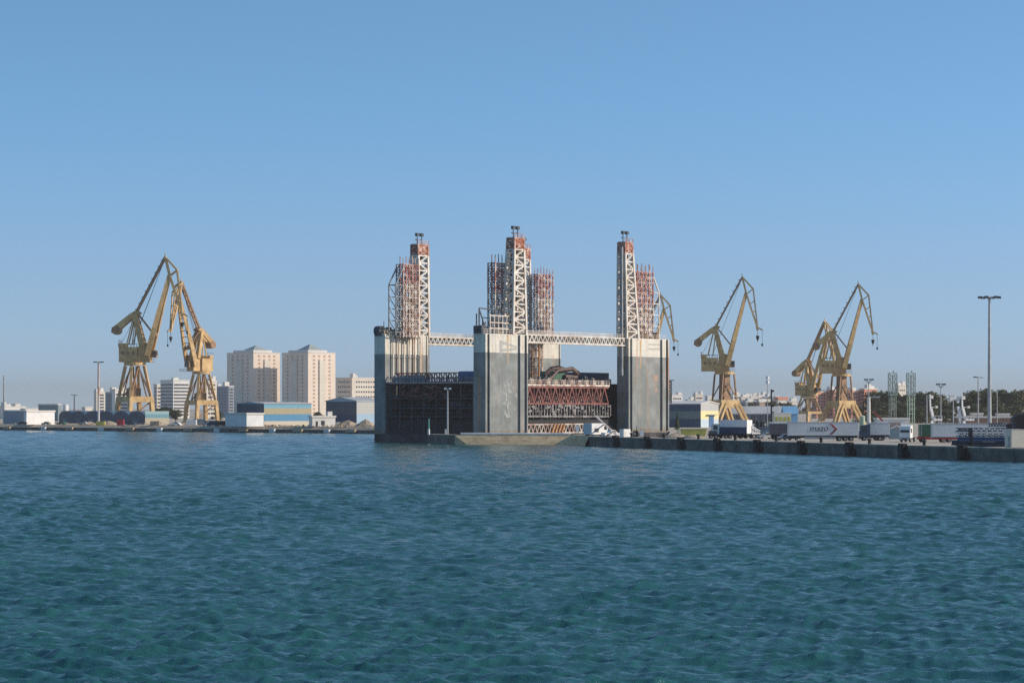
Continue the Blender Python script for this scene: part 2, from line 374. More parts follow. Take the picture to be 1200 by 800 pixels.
# deep dark formwork block between the wings
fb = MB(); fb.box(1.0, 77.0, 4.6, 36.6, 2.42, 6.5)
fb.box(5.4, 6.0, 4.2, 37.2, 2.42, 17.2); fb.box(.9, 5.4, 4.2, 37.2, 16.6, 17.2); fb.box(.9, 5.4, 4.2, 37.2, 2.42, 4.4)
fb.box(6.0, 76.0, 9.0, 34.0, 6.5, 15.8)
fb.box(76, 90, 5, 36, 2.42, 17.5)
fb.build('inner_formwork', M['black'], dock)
ew = MB()      # scaffold on the shaded end of the dock
rr = random.Random(5)
for i in range(8):
    y = 4.6+i*4.6; ew.bar((.95, y, 2.5), (.95, y, 17), .3); ew.bar((4.6, y+1.5, 2.5), (4.6, y+1.5, 17), .3)
for z in (7.4, 9.8, 12.6): ew.box(.9, 5.3, 4.3, 37.1, z, z+.28); ew.bar((.8, 4.5, z+1.1), (.8, 37, z+1.1), .12)
for i in range(22):
    y = rr.uniform(5, 35); z = rr.uniform(4, 14); ew.bar((.6, y, z), (.6, y+rr.uniform(1, 3), z+rr.uniform(-1.5, 2)), .16)
for i in range(9):
    y = 8+i*.75; z = 11.8; ew.bar((.55, y, z-1.4), (.55, y, z), .3)
er = MB()
for i in range(70):
    y = rr.uniform(13, 30); z = rr.uniform(12.6, 16.6); er.bar((.4, y, z), (.4, y+rr.uniform(.6, 2.2), z+rr.uniform(-.8, .8)), .22)
er.build('end_bracing', M['red_girder'], dock)
wk = MB(); wk.box(.2, 3.0, 4.2, 37.2, 17.25, 17.6)
for i in range(34):
    y = 4.4+i; wk.bar((.4, y, 17.6), (.4, y, 18.8), .1)
wk.bar((.4, 4.4, 18.8), (.4, 37.1, 18.8), .1); wk.bar((.4, 4.4, 18.2), (.4, 37.1, 18.2), .08)
for i in range(10):
    y = 23+i*1.2; wk.box(.6, 1.4, y, y+.6, 17.6, 19.6)
wk.build('end_walkway', M['grey_steel'], dock)
rb = MB()
for i in range(28):
    y = 10+i*.9; rb.bar((3, y, 17.8), (3, y, 20.2), .22)
for z in (18.6, 20.2): rb.bar((3, 9.5, z), (3, 36, z), .3)
for i in range(14): rb.bar((3, 10+i*1.8, 18.6), (3, 11.8+i*1.8, 20.2), .2)
rb.build('upper_red_truss', M['red_girder'], dock)
box_obj('blue_tank', M['blue'], dock, 2.2, 9, 4.4, 11.0, 17.7, 20.6)
box_obj('dark_canopy', M['navy'], dock, 62, 79, 13, 20, 17.0, 21.0)

def rails(mb, x0, x1, y, z, m=.08):
    k = int((x1-x0)/1.4)
    for i in range(k+1): mb.bar((x0+(x1-x0)*i/k, y, z), (x0+(x1-x0)*i/k, y, z+1.2), m)
    for zz in (.6, 1.2): mb.bar((x0, y, z+zz), (x1, y, z+zz), m)

towers = [('C', 0.0, 0.0, 19.8, ZT), ('R', E, 0.0, 22.0, ZT+.3), ('L', 0.0, D, 19.8, ZT+.5), ('B', 66.5, D, 19.8, ZT)]
for key, x0, y0, wd, zt in towers:
    tb = MB(); tb.box(x0, x0+wd, y0, y0+DT, 2.41, zt)
    front = key in 'CR'
    tw = tb.build('tower', towerm, dock)
    # rubbing strips / guide rails on the outer face
    if front:
        for xx in (x0+.05, x0+2.0, x0+wd-3.6, x0+wd-.45): box_obj('guide_rail', towerm, tw, xx, xx+.55, y0-.55, y0-.003, 3, zt-.1)
        for xx in (x0+1.75, x0+2.6, x0+wd-4.0, x0+wd-.75, x0+wd-2.9): box_obj('guide_slot', M['dark_steel'], tw, xx, xx+.2, y0-.2, y0-.003, 3, zt-.3)
    else:
        for xx in (x0+.1, x0+wd-.5): box_obj('guide_rail', towerm, tw, xx, xx+.4, y0-.3, y0-.003, 3, zt-.1)
        cb = MB(); pr = None                                   # slack mooring cable across the face
        z0c = 8.5
        for i in range(21):
            t = i/20; xx = x0+.6+t*(wd-1.2)
            zz = z0c-1.7*math.sin(math.pi*t) if key == 'C' else z0c+1.1*math.sin(t*6.0)*(1-t*.3)-.4*t
            p = (xx, y0-.75, zz)
            if pr: cb.bar(pr, p, .16)
            pr = p
        cb.build('slack_cable', M['black'], tw)
    # deck edge railing
    r_ = MB(); rails(r_, x0+.2, x0+wd-.2, y0+.15, zt, .09); rails(r_, x0+.2, x0+wd-.2, y0+DT-.15, zt, .09)
    r_.build('railing', M['white_lattice'], tw)
    rr2 = random.Random(ord(key))
    for i in range(7):
        xx = x0+1+i*(wd-3)/7; ww = rr2.uniform(.6, 1.8)
        box_obj('deck_machinery', M[rr2.choice(['dark_steel', 'crane_dark', 'grey_steel'])], tw, xx, xx+ww, y0+.8, y0+2.4, zt+.003, zt+rr2.uniform(.7, 2.4))

# emblem and faded lettering panels on the cream bands, vertical rust mark on the grey
em = MB()
for tri_ in ([(7.3, 29.6), (8.3, 29.3), (8.1, 25.6), (7.3, 25.8)], [(8.32, 29.28), (15.2, 27.9), (15.2, 27.45), (8.28, 28.5)], [(8.2, 27.0), (15.2, 27.44), (15.2, 26.9), (8.14, 26.2)], [(16.0, 27.8), (18.2, 27.5), (16.8, 27.0)]):
    em.prism(tri_, -.05, -.004)
em.build('faded_emblem', M['mark_grey'], dock)
fl = MB(); rr3 = random.Random(3)
for zz in (29.6, 28.2):
    xx = E+11.5
    while xx < E+18: 
        ww = rr3.uniform(.5, .9); fl.prism([(xx, zz), (xx+ww, zz), (xx+ww, zz+.45), (xx, zz+.45)], -.03, -.004); xx += ww+.22
fl.build('faded_lettering', M['mark_grey'], dock)
rm = MB()
for (xa, xb, za, zb) in ((14.6, 16.6, 18.2, 20.4), (14.9, 15.4, 17.4, 18.0), (14.8, 16.4, 15.0, 16.4), (15.0, 15.6, 16.8, 17.2), (13.6, 14.2, 18.0, 20.6)):
    rm.prism([(E+xa, za), (E+xb, za+.1), (E+xb-.2, zb), (E+xa+.1, zb-.1)], -.03, -.004)
rm.build('rust_mark', mat('faded_rust_paint', (.42, .28, .20), (.33, .25, .2), .8, 1.2), dock)
st = MB(); rr4 = random.Random(9)
for i in range(46):
    xx = 8.2+rr4.gauss(2.6, 1.5); zz = rr4.uniform(7, 17.5); st.prism([(xx, zz), (xx+rr4.uniform(.2, .7), zz+.05), (xx+rr4.uniform(.1, .5), zz+rr4.uniform(.5, 1.8)), (xx+.05, zz+.5)], -.02-.0004*i, -.003)
st.build('white_scrape', mat('pale_scrape_paint', (.46, .46, .44), (.36, .36, .34), .8, 1.0), dock)
rs = MB()
for tx in (10.6, E+6.8):
    rs.prism([(tx, 31.1), (tx+1.0, 31.1), (tx+.75, 27.5), (tx+.55, 22), (tx+.35, 22), (tx+.2, 27.5)], -.028, -.004)
rs.build('rust_streak', mat('rust_stain', (.55, .32, .12), (.55, .45, .33), .8, .7, stretch=(1, 1, .3)), dock)

# lattice masts (white, rusty heads, floodlights)
def mast(x, y, ztop, w0, w1, ox1, zb=ZT):
    mb = MB(); zr = zb+(ztop-zb)*.88
    t = .88
    lattice_mast(mb, x, y, zb-.2, zr, w0, 3.4, w0+(w1-w0)*t, 2.6, 11, .72, .42, 0, ox1*t, 'Z')
    o = mb.build('lattice_mast', M['white_lattice'], dock)
    hb_ = MB(); lattice_mast(hb_, x+ox1*t, y, zr, ztop, w0+(w1-w0)*t, 2.6, w1, 2.5, 2, .6, .4, 0, ox1*(1-t), 'X')
    hb_.box(x+ox1-w1/2-.4, x+ox1+w1/2+.4, y-1.6, y+1.6, ztop-.25, ztop); rails(hb_, x+ox1-w1/2-.3, x+ox1+w1/2+.3, y-1.5, ztop, .12)
    for k_ in range(7): hb_.bar((x+ox1-w1/2+k_*w1/7, y-1.2, ztop-2.6+.3*(k_ % 3)), (x+ox1-w1/2+k_*w1/7+.7, y-1.25, ztop-.3), .34)
    hb_.build('mast_head', M['rust_head'], o)
    ib = MB(); ib.box(x+ox1*.5-.6, x+ox1*.5+.5, y-.2, y+1.5, zb, ztop-1); ib.build('ladder_shaft', M['dark_steel'], o)
    for dx in (-1.1, 1.0):
        lb = MB(); px_ = x+ox1+dx; lb.bar((px_, y, ztop), (px_, y, ztop+2.9), .2); lb.box(px_-.55, px_+.55, y-.4, y+.4, ztop+2.6, ztop+3.5)
        lb.bar((px_-.7, y, ztop+1.5), (px_+.5, y, ztop+1.4), .3)
        lb.build('floodlight', M['dark_steel'], o)
mast(16.8, 1.9, 59.3, 6.2, 4.2, .3)
mast(E+3.2, 1.9, 61.0, 6.2, 3.6, -1.6)
mast(18.4, D+1.9, 59.0, 4.6, 4.4, .0)
mast(68.8, D+1.9, 60.5, 4.4, 3.8, 0.2)
# wide guide column down the mast side
for (x, y, zt) in ((20.9, D+1.0, 58), (E-1.6, 1.2, 59.5)):
    cbm = MB(); cbm.box(x, x+.7, y-.4, y+.5, 17.5 if y > 20 else 20, zt); cbm.build('guide_column', M['grey_steel'], dock)

# formwork leader groups: rows of tall slender leaders with spikes, cross rails and diagonals
def leaders(x0, x1, y, zt, n, spikes, low, zsplit=.45, bracket=0, depth=2.6):
    up = MB(); lo = MB(); zb = low; zm = ZT+(zt-ZT)*(1-zsplit)
    rj = random.Random(int(x0*10+y))
    for yy in (y-depth/2, y-.1, y+depth/2):
        for i in range(n):
            x = x0+(x1-x0)*i/(n-1)
            lo.bar((x, yy, ZT-.5), (x, yy, zm), .34); up.bar((x, yy, zm), (x, yy, zt), .34)
            if yy < y: up.bar((x, yy, zt), (x, yy, zt+rj.uniform(1.6, 2.8)), .18)
        k = 13
        for j in range(k+1):
            z = ZT+(zt-ZT)*j/k; tgt = up if z > zm else lo
            tgt.bar((x0, yy, z), (x1, yy, z), .24)
            if j < k:
                z2 = ZT+(zt-ZT)*(j+1)/k
                for i in range(n-1):
                    xa = x0+(x1-x0)*i/(n-1); xb = x0+(x1-x0)*(i+1)/(n-1)
                    if rj.random() < .86:
                        if (i+j) % 2: xa, xb = xb, xa
                        tgt.bar((xa, yy, z), (xb, yy, z2), .2)
    for j in range(14):
        z = ZT+(zt-ZT)*j/13
        for x in (x0, (x0+x1)/2, x1): (up if z > zm else lo).bar((x, y-depth/2, z), (x, y+depth/2, z), .22)
    if bracket:
        xe = x0 if bracket < 0 else x1
        br = MB(); o_ = xe+bracket*3.4; zk = zt-6.2
        for yy in (y-depth/2, y+depth/2):
            br.bar((xe, yy, zt-1), (o_, yy, zk), .34); br.bar((o_, yy, zk), (o_, yy, ZT), .3)
            for j in range(5):
                z = ZT+1+(zk-ZT-1)*j/4; br.bar((xe, yy, z), (o_, yy, z), .24)
                if j < 4: br.bar((xe, yy, z), (o_, yy, z+(zk-ZT-1)/4), .18)
        br.bar((o_, y-depth/2, zk), (o_, y+depth/2, zk), .3)
        brm = br
    o = lo.build('formwork_leader', M['beige_lattice'], dock)
    up.build('upper_leader', M['rusty_lattice'], o)
    if bracket: brm.build('outer_bracket', M['grey_steel'] if bracket < 0 else M['white_lattice'], o)
    return o
leaders(10.8, 18.8, 5.8, 52.0, 6, True, ZT, .42)
leaders(80, 91, 5.8, 52.6, 6, True, ZT, .5, bracket=1)
leaders(5.0, 12.0, D-1.8, 52.4, 6, True, ZT, .28, bracket=-1)
leaders(70.4, 78.4, D-1.8, 52.3, 6, True, ZT, .35)
# hanging columns in front of the far towers
for (x0, x1, zl, mm, mk, nn, nh) in ((3.4, 15.8, 18.6, 'white_lattice', 'grey_steel', 6, 3), (67.3, 76.0, 18.2, 'orange_rust', 'beige_lattice', 6, 6)):
    for i in range(nn):
        x = x0+(x1-x0)*i/(nn-1); hc = MB(); hc.bar((x, D-.6, zl), (x, D-.6, ZT), .36)
        hc.build('hanging_column', M[mm if (i % 2 == 0 or x0 < 10) else mk], dock)
    for j in range(nh):
        z = zl+.6+(ZT-zl-1)*j/(nh-1); MB().bar((x0, D-.35, z), (x1, D-.35, z), .2).build('column_tie', M[mk], dock)
hb2 = MB()
for i in range(5):
    x = 20.6+i*1.9; hb2.bar((x, 6.5, 4), (x, 6.5, ZT-1), .28)
for j in range(10): hb2.bar((20.4, 6.5, 17+j*1.5), (28.4, 6.5, 17+j*1.5), .22)
hb2.build('hanging_column', M['dark_steel'], dock)

# white truss bridges joining the tower heads
def bridge(x0, x1, y, name):
    mb = MB(); z0, z1 = 29.2, 31.4
    for yy in (y-1.3, y+1.3):
        for z in (z0, z1): mb.bar((x0, yy, z), (x1, yy, z), .4)
        k = max(4, int((x1-x0)/2.1))
        for i in range(k):
            xa = x0+(x1-x0)*i/k; xb = x0+(x1-x0)*(i+1)/k; xm = (xa+xb)/2
            mb.bar((xa, yy, z0), (xm, yy, z1), .3); mb.bar((xm, yy, z1), (xb, yy, z0), .3)
    for z in (z0, z1):
        k = int((x1-x0)/3)
        for i in range(k+1): mb.bar((x0+(x1-x0)*i/k, y-1.3, z), (x0+(x1-x0)*i/k, y+1.3, z), .25)
    mb.box(x0, x1, y-1.1, y+1.1, z1-.1, z1+.05)
    rails(mb, x0, x1, y-1.3, z1, .09); rails(mb, x0, x1, y+1.3, z1, .09)
    mb.build(name, M['white_lattice'], dock)
bridge(19.9, E-.1, 1.9, 'truss_bridge')
bridge(19.9, 66.4, D+1.9, 'truss_bridge')

# long side between the near towers: deck edge, red girder, props, lower boom
sg = MB()
y = 4.0; z0, z1 = 11.3, 16.2; x0, x1 = 20.2, 66.0
for yy in (y, y+2.2):
    sg.bar((x0, yy, z0), (x1, yy, z0), .5); sg.bar((x0, yy, z1), (x1, yy, z1), .5)
    k = 11
    for i in range(k):
        xa = x0+(x1-x0)*i/k; xb = x0+(x1-x0)*(i+1)/k; xm = (xa+xb)/2
        sg.bar((xa, yy, z0), (xm, yy, z1), .38); sg.bar((xm, yy, z1), (xb, yy, z0), .38)
        sg.bar((xa, yy, z0), (xa, yy, z1), .22)
sg.build('red_girder', M['red_girder'], dock)
sp_ = MB(); sp_.box(x0, x1, y+2.4, y+2.7, z0+.2, z1); sp_.build('girder_backing', mat('dark_red_plate', (.10, .03, .027), (.03, .014, .013), .8, .5), dock)
dw = MB(); dw.box(x0, x1, y-.6, y+3, z1+.3, z1+.9); rails(dw, x0, x1, y-.5, z1+.9, .1)
for i in range(11): dw.box(x0+3+i*3.9, x0+4.6+i*3.9, y, y+1.2, z1+.9, z1+2.2)
dw.build('side_walkway', M['beige_lattice'], dock)
pb = MB()
for i in range(34):
    x = x0+.8+i*1.4; pb.bar((x, y, 7.6), (x, y, z0-.3), .34)
for i in range(26):
    x = rr.uniform(x0, x1); z = rr.uniform(7.6, 10.5); pb.bar((x, y-.2, z), (x+rr.uniform(-1.5, 1.5), y-.2, z+rr.uniform(.3, 1.2)), .3)
pb.bar((x0, y-.3, 7.6), (x1, y-.3, 7.4), .5)
for i in range(60):
    x = rr.uniform(x0, x1); z = rr.uniform(7.8, 10.8); pb.box(x, x+rr.uniform(.3, 1.6), y-.4+rr.uniform(0, .3), y+.5, z, z+rr.uniform(.2, .9))
pb.build('prop', mat('grimy_prop_paint', (.34, .32, .30), (.10, .09, .09), .7, .6, lo=.42, hi=.6), dock)
gc_ = MB()
for i in range(48):
    x = rr.uniform(x0, x1-1); z = rr.uniform(z0+.6, z1-.8); gc_.bar((x, y+2.45, z), (x+rr.uniform(.6, 2.4), y+.8+rr.uniform(-.4, .4), z+rr.uniform(-.8, .8)), .3)
gc_.bar((x0, y+2.5, z0+2), (x1, y+2.5, z0+2), .3, 3.6); gc_.build('girder_clutter', mat('mixed_grime_paint', (.42, .34, .30), (.13, .06, .05), .7, .8, lo=.42, hi=.6), dock)
tcl = MB()
for i in range(46):
    x = rr.uniform(20.5, 74); h_ = rr.uniform(.6, 2.6); yy = rr.uniform(5, 12); tcl.box(x, x+rr.uniform(.4, 2.2), yy, yy+1, 16.9, 16.9+h_)
for i in range(40):
    x = rr.uniform(20.5, 74); yy = rr.uniform(5, 12); tcl.bar((x, yy, 16.5), (x+rr.uniform(-.6, .6), yy, 16.5+rr.uniform(1.5, 3.6)), .16)
tcl.build('deck_clutter', mat('deck_clutter_paint', (.40, .36, .32), (.11, .09, .085), .7, .7, lo=.42, hi=.6), dock)
ew.cur = 1; lcl = ew
for i in range(70):
    yy = rr.uniform(5, 36); z = rr.uniform(3, 16.4); lcl.bar((.9, yy, z), (rr.uniform(.9, 4), yy+rr.uniform(-1.6, 1.6), z+rr.uniform(-1.2, 1.2)), rr.choice((.12, .18, .3)))
ew.build('end_scaffold', [M['dark_steel'], mat('end_clutter_paint', (.20, .16, .15), (.03, .025, .025), .7, .7, lo=.45, hi=.62)], dock)
tml = MB()
for i in range(60):
    yy = rr.uniform(5, 36); h_ = rr.uniform(.5, 2.4); tml.bar((2.0, yy, 17.6), (1.2+rr.random()*1.6, yy+rr.uniform(-.5, .5), 17.6+h_), .18)
tml.bar((2.0, 5, 17.7), (2.0, 36.5, 17.7), .22); tml.build('top_clutter', M['red_girder'], dock)
lw = MB(); zz0, zz1 = 2.7, 5.2
for yy in (1.0, 2.6):
    lw.bar((20.2, yy, zz0), (60, yy, zz0), .36); lw.bar((20.2, yy, zz1), (60, yy, zz1), .36)
    for i in range(20):
        xa = 20.2+i*1.99; lw.bar((xa, yy, zz0), (xa+1, yy, zz1), .28); lw.bar((xa+1, yy, zz1), (xa+1.99, yy, zz0), .28)
lw.build('deck_boom', M['beige_lattice'], dock)
ob = MB()
for i in range(4): ob.bar((33+i*1.6, .7, zz0), (34.4+i*1.6, .7, zz1), .6)
ob.build('boom_rust_patch', M['orange_rust'], dock)
# concrete pump drum and pipe on deck
pg = MB(); pg.box(50, 56, 13, 18, 17.2, 21.2); pg.build('pump_house', M['green'], dock)
pp = MB(); pts = [(47, 14, 20), (49, 13, 21.9), (52, 12.5, 22.3), (56, 12.7, 21.6), (59, 12.5, 22.0), (62, 12.5, 20.8), (61, 12.5, 19.4), (55, 12.5, 19.6)]
for a, b in zip(pts[:-1], pts[1:]): pp.tube(a, b, .7)
pts = [(46, 12, 18), (51, 12, 21.4), (58, 12, 22.0), (62.5, 12, 20)]
for a, b in zip(pts[:-1], pts[1:]): pp.tube(a, b, .5)
pp.build('pipe', mat('brown_pipe', (.16, .09, .075), (.07, .05, .045), .6, .6), dock)
# cluster on the left corner of the near tower, cable reels and derrick post
ck = MB(); ck.box(-.3, 2.2, .6, 3.6, ZT, ZT+2.2)
for (x, h) in ((-.6, 5.6), (.6, 7.2), (2.2, 4.6)):
    ck.bar((x, 2.2, ZT), (x, 2.2, ZT+h), .3)
ck.bar((.6, 2.2, ZT+7.2), (9.0, 2.2, ZT+6.9), .34); ck.bar((.6, 2.2, ZT+7), (4.2, 2.2, ZT), .28)
ck.bar((2.2, 2.2, ZT+4.6), (8.5, 2.2, ZT+4.2), .26)
for i in range(6): ck.bar((1.5+i*1.4, 1.4, ZT), (2.6+i*1.4, 1.4, ZT+3.4), .22)
ck.build('corner_derrick', M['dark_steel'], dock)
cw = MB()
for i in range(5): cw.bar((4+i*1.9, .9, ZT), (4+i*1.9, .9, ZT+5.4), .26)
for z in (1.6, 3.2, 5.2): cw.bar((3.6, .9, ZT+z), (12.4, .9, ZT+z), .3)
cw.build('access_frame', M['white_lattice'], dock)
wn = MB(); wn.tube((.6, D+1.2, ZT+1.4), (.6, D+3.4, ZT+1.4), 1.5, n=14); wn.box(-.4, 1.8, D+.8, D+3.5, ZT, ZT+1.0); wn.bar((2.2, D+2, ZT), (2.2, D+2, ZT+4.4), .14)
wn.build('winch', M['dark_steel'], dock)
# lattice landing tower on the right end
lt = MB(); lattice_mast(lt, 94.2, 2.0, 11.5, 18.6, 2.8, 2.6, 2.8, 2.6, 4, .36, .24, kind='X'); lt.box(92.4, 96.8, .4, 3.8, 18.6, 18.95)
lt.bar((92.2, 2, 18.5), (97, 2, 18.5), .5)
lt.build('landing_frame', M['dark_steel'], dock)

# ------------------------------------------------------------------ cranes
def crane(px, Y, scale, yaw, base, label, s_base=1.0, reach=0.0, base_yaw=R(38), dx=0.0, bz=0.0):
    root = empty('harbour_crane', (gx(px, Y), Y, GZ), yaw, label, 'crane', 'yellow harbour cranes', scale)
    cm = M['crane']
    def J(x, y, z): return (x+reach*max(0, z-26)/34, y, z)          # jib parts luff out by 'reach'
    k0 = len(root.children)
    if base == 'pedestal':
        p = MB()
        p.prism([(-1.7, 9), (1.9, 9), (1.5, 21), (-1.3, 21)], -1.6, 1.6)
        for sx, sy in ((-1,-1),(1,-1),(1,1),(-1,1)):
            p.bar((sx*4.3, sy*2.6, 9), (sx*3.0, sy*2.4, 21), .55)
        for sx in (-1, 1): p.bar((sx*4.3, -2.6, 11), (0, -2.6, 17), .35); p.bar((sx*4.3, 2.6, 11), (0, 2.6, 17), .35)
        p.build('column', M['crane_dark'], root)
        pb_ = MB(); pb_.box(-5.0, 5.0, -3.6, 3.6, 7.4, 10.6); pb_.build('portal_beam', cm, root)
        for sx in (-1, 1):
            for sy in (-1, 1):
                l = MB(); a = (sx*3.4, sy*3.4, 9.6); b = (sx*8.2, sy*4.6, .9)
                l.bar((sx*2.4, sy*3.4, 9.0), (sx*7.4, sy*4.6, .9), 1.0, 1.0); l.bar((sx*4.8, sy*3.4, 9.0), (sx*9.4, sy*4.6, .9), .9, .9)
                l.bar((sx*7.0, sy*4.6, .9), (sx*9.8, sy*4.6, .9), 1.0, 1.0)
                l.box(sx*8.4-1.7, sx*8.4+1.7, sy*4.6-.6, sy*4.6+.6, 0, .6); l.build('leg', cm, root)
    else:
        for sx, sy in ((-1,-1),(1,-1),(1,1),(-1,1)):
            l = MB(); l.bar((sx*5.2*s_base, sy*4.4, 9.0), (sx*2.6, sy*2.2, 20.6), .95, .95)
            l.bar((sx*6.0*s_base, sy*4.8, .5), (sx*5.2*s_base, sy*4.4, 9.0), 1.25, 1.25, 1.5, 1.5)
            l.box(sx*6.0*s_base-1.4, sx*6.0*s_base+1.4, sy*4.8-.6, sy*4.8+.6, 0, .7)
            l.build('leg', cm, root)
        p = MB()
        for sy in (-1, 1): p.box(-5.8*s_base, 5.8*s_base, sy*4.4-.65, sy*4.4+.65, 7.6, 9.7)
        for sx in (-1, 1): p.box(sx*5.2*s_base-.65, sx*5.2*s_base+.65, -3.7, 3.7, 7.6, 9.7)
        p.build('portal_beam', cm, root)
        d = MB()
        for sx, sy in ((-1,-1),(1,-1),(1,1),(-1,1)): d.bar((sx*5*s_base, sy*4.4, 9.7), (0, sy*2.4, 20.4), .55); d.bar((sx*2.4, sy*4.2, 9.7), (sx*.6, sy*2, 20.4), .4)
        d.bar((-4, -4, 2), (3.6, -4.2, 7.5), .4); d.bar((-4.2, 3, 8), (-.5, 0, 15), .45)
        d.box(-2.6, 1.6, -1.6, 1.6, 9.7, 12.6)
        d.build('bracing', M['crane_dark'], root)
    for ch_ in root.children: ch_.rotation_euler = (0, 0, base_yaw-yaw); ch_.scale = (1, 1, (20.8-bz)/20.8)
    AP0 = J(7.0, 0, 59.2)
    r = MB(); r.tube((0, 0, 20.8), (0, 0, 21.9), 3.9, n=20); r.build('slew_ring', cm, root)
    h = MB(); h.box(-9.2, -2.6, -2.8, 2.8, 22.0, 27.4); h.box(-9.4, -7.2, -2.9, 2.9, 27.4, 28.7)
    hs = h.build('machinery_house', cm, root)
    hw = MB()
    for i in range(3): hw.box(-8.3+i*1.9, -7.2+i*1.9, -2.86, -2.803, 24.6, 25.8)
    hw.build('vent', M['crane_dark'], hs)
    hr_ = MB()
    for (xa, ya, xb, yb) in ((-7.1, -2.7, -2.7, -2.7), (-7.1, 2.7, -2.7, 2.7), (-9.3, -2.85, -9.3, 2.85)):
        zz = 27.4 if xa > -9 else 28.7
        for k in range(5):
            t = k/4; hr_.bar((xa+(xb-xa)*t, ya+(yb-ya)*t, zz), (xa+(xb-xa)*t, ya+(yb-ya)*t, zz+1.1), .1)
        hr_.bar((xa, ya, zz+1.1), (xb, yb, zz+1.1), .1)
    for k in range(14): hr_.bar((-4.1, -4.4, 21.9), (4.1, -4.4, 21.9), .12) if k == 0 else hr_.bar((-4.1+k*.63, -4.0, 21.9), (-4.1+k*.63, -4.0, 23.0), .09)
    hr_.bar((-4.1, -4.0, 23.0), (4.1, -4.0, 23.0), .1)
    hr_.build('handrail', M['crane_dark'], hs)
    rw = MB()
    for (a_, b_) in (((-9.0, 0, 28.7), (-3.6, .3, 38.4)), ((-5.0, .5, 28.0), AP0), ((-5.0, -.5, 28.0), AP0)): rw.bar(a_, b_, .11)
    rw.build('wire_rope', M['black'], root)
    py = MB(); py.prism([(-2.7, 22), (2.0, 22), (1.3, 28.5), (-2.0, 30.0)], -2.0, 2.0)
    for sy in (-1, 1):
        py.bar((-.8, sy*1.9, 27.5), (-3.8, sy*1.3, 39.4), 1.5, 2.0, 1.1, 1.4)          # thick raked A-frame
        py.bar((-6.6, sy*1.6, 28.2), (-4.2, sy*1.2, 38.4), .42); py.bar((-4.6, sy*1.6, 28.2), (-3.6, sy*1.2, 37.2), .36)
    py.build('pylon', cm, root)
    c = MB(); c.box(1.9, 4.0, -1.3, 1.3, 23.6, 26.2); cb_ = c.build('cab', M['crane_dark'], root)
    cg = MB(); cg.box(2.4, 3.8, -1.36, -1.303, 24.5, 25.9); cg.box(4.003, 4.06, -1.1, 1.1, 24.5, 25.9); cg.build('cab_window', M['glass_dark'], cb_)
    b = MB()
    for sy in (-1, 1):
        b.bar(J(1.0, sy*2.6, 24.2), J(3.6, sy*2.2, 34), .8, 2.0, .75, 1.8); b.bar(J(3.6, sy*2.2, 34), J(8.6, sy*.6, 53.2), .75, 1.8, .55, 1.15)
    for i in range(11):
        t = i/10; q = Vector((1.4, 0, 26)).lerp(Vector((8.4, 0, 52)), t); ww = 2.5-1.8*t
        b.bar(J(q.x-.2, -ww, q.z), J(q.x-.2, ww, q.z), .38)
    b.build('boom', cm, root)
    f = MB(); AP = lambda sy: J(7.1, sy, 59.6); BP = lambda sy: J(8.7, sy, 52.8); FP = lambda sy: J(11.4, sy, 54.9)
    TP = lambda sy: (J(13.2, sy*.5, 39.2)[0]+reach*.45, sy*.5, 39.2)
    for sy in (-.8, .8):
        f.bar(AP(sy), BP(sy), .62); f.bar(BP(sy), TP(sy), .62); f.bar(AP(sy), FP(sy), .5); f.bar(FP(sy), TP(sy), .46); f.bar(BP(sy), FP(sy), .42)
        for t in (.3, .55, .78): f.bar(Vector(BP(sy)).lerp(Vector(TP(sy)), t), Vector(FP(sy)).lerp(Vector(TP(sy)), t), .34)
    for P_ in (AP, BP, FP): f.bar(P_(-.8), P_(.8), .4)
    for t in (.4, .75): f.bar(Vector(BP(-.8)).lerp(Vector(TP(-.8)), t), Vector(BP(.8)).lerp(Vector(TP(.8)), t), .4)
    tx = TP(0)[0]
    f.bar((tx-.2, 0, 39.6), (tx+2.0, 0, 38.4), .7, .5); f.bar((tx-.4, 0, 40), (tx, 0, 38.3), .8); f.bar(AP(0), (AP(0)[0]-.2, 0, 61), .3)
    f.build('fly_jib', cm, root)
    t_ = MB()
    for sy in (-.7, .7): t_.bar((-3.9, sy, 38.9), AP(sy), .55, .75)
    for i in range(9):
        q = Vector((-3.9, 0, 38.9)).lerp(Vector(AP(0)), (i+.7)/9.4); t_.bar((q.x, 0, q.z), (q.x-.75, 0, q.z+.55), .4, .3)
    t_.build('tie_bar', M['crane_dark'], root)
    cw_ = MB()
    for sy in (-1.3, 1.3): cw_.prism([(-1.6, 39.6), (-3.2, 40.6), (-5.6, 39.2), (-11.0, 35.0), (-10.0, 33.0), (-5.0, 37.2)], sy-.4, sy+.4)
    cwo = cw_.build('counterweight_arm', cm, root)
    cx = MB(); cx.tube((-10.5, -1.9, 33.4), (-10.5, 1.9, 33.4), 1.6, n=12); cx.prism([(-12.2, 32.6), (-10.2, 31.9), (-8.8, 33.8), (-10.4, 35.1), (-12.0, 34.4)], -1.85, 1.85); cx.build('ballast', M['crane_dark'], cwo)
    ln = MB()
    for sy in (-.8, .8): ln.bar((-2.6, sy, 39.0), J(3.2, sy, 31.6), .42)
    ln.bar(J(2.4, -1.6, 31.6), J(3.6, 1.6, 32.0), .8, 1.4); ln.build('luffing_link', M['crane_dark'], root)
    rp_ = MB(); rp_.bar((tx, 0, 38.4), (tx, 0, 35.8), .14); rp_.bar((tx+1.8, 0, 38.3), (tx+1.8, 0, 32.6), .12); ro = rp_.build('hoist_rope', M['black'], root)
    hk = MB(); hk.tube((tx, 0, 36.2), (tx, 0, 34.6), .75, .45, 10); hk.bar((tx, 0, 34.6), (tx, 0, 33.8), .3); hk.build('hook_block', M['black'], ro)
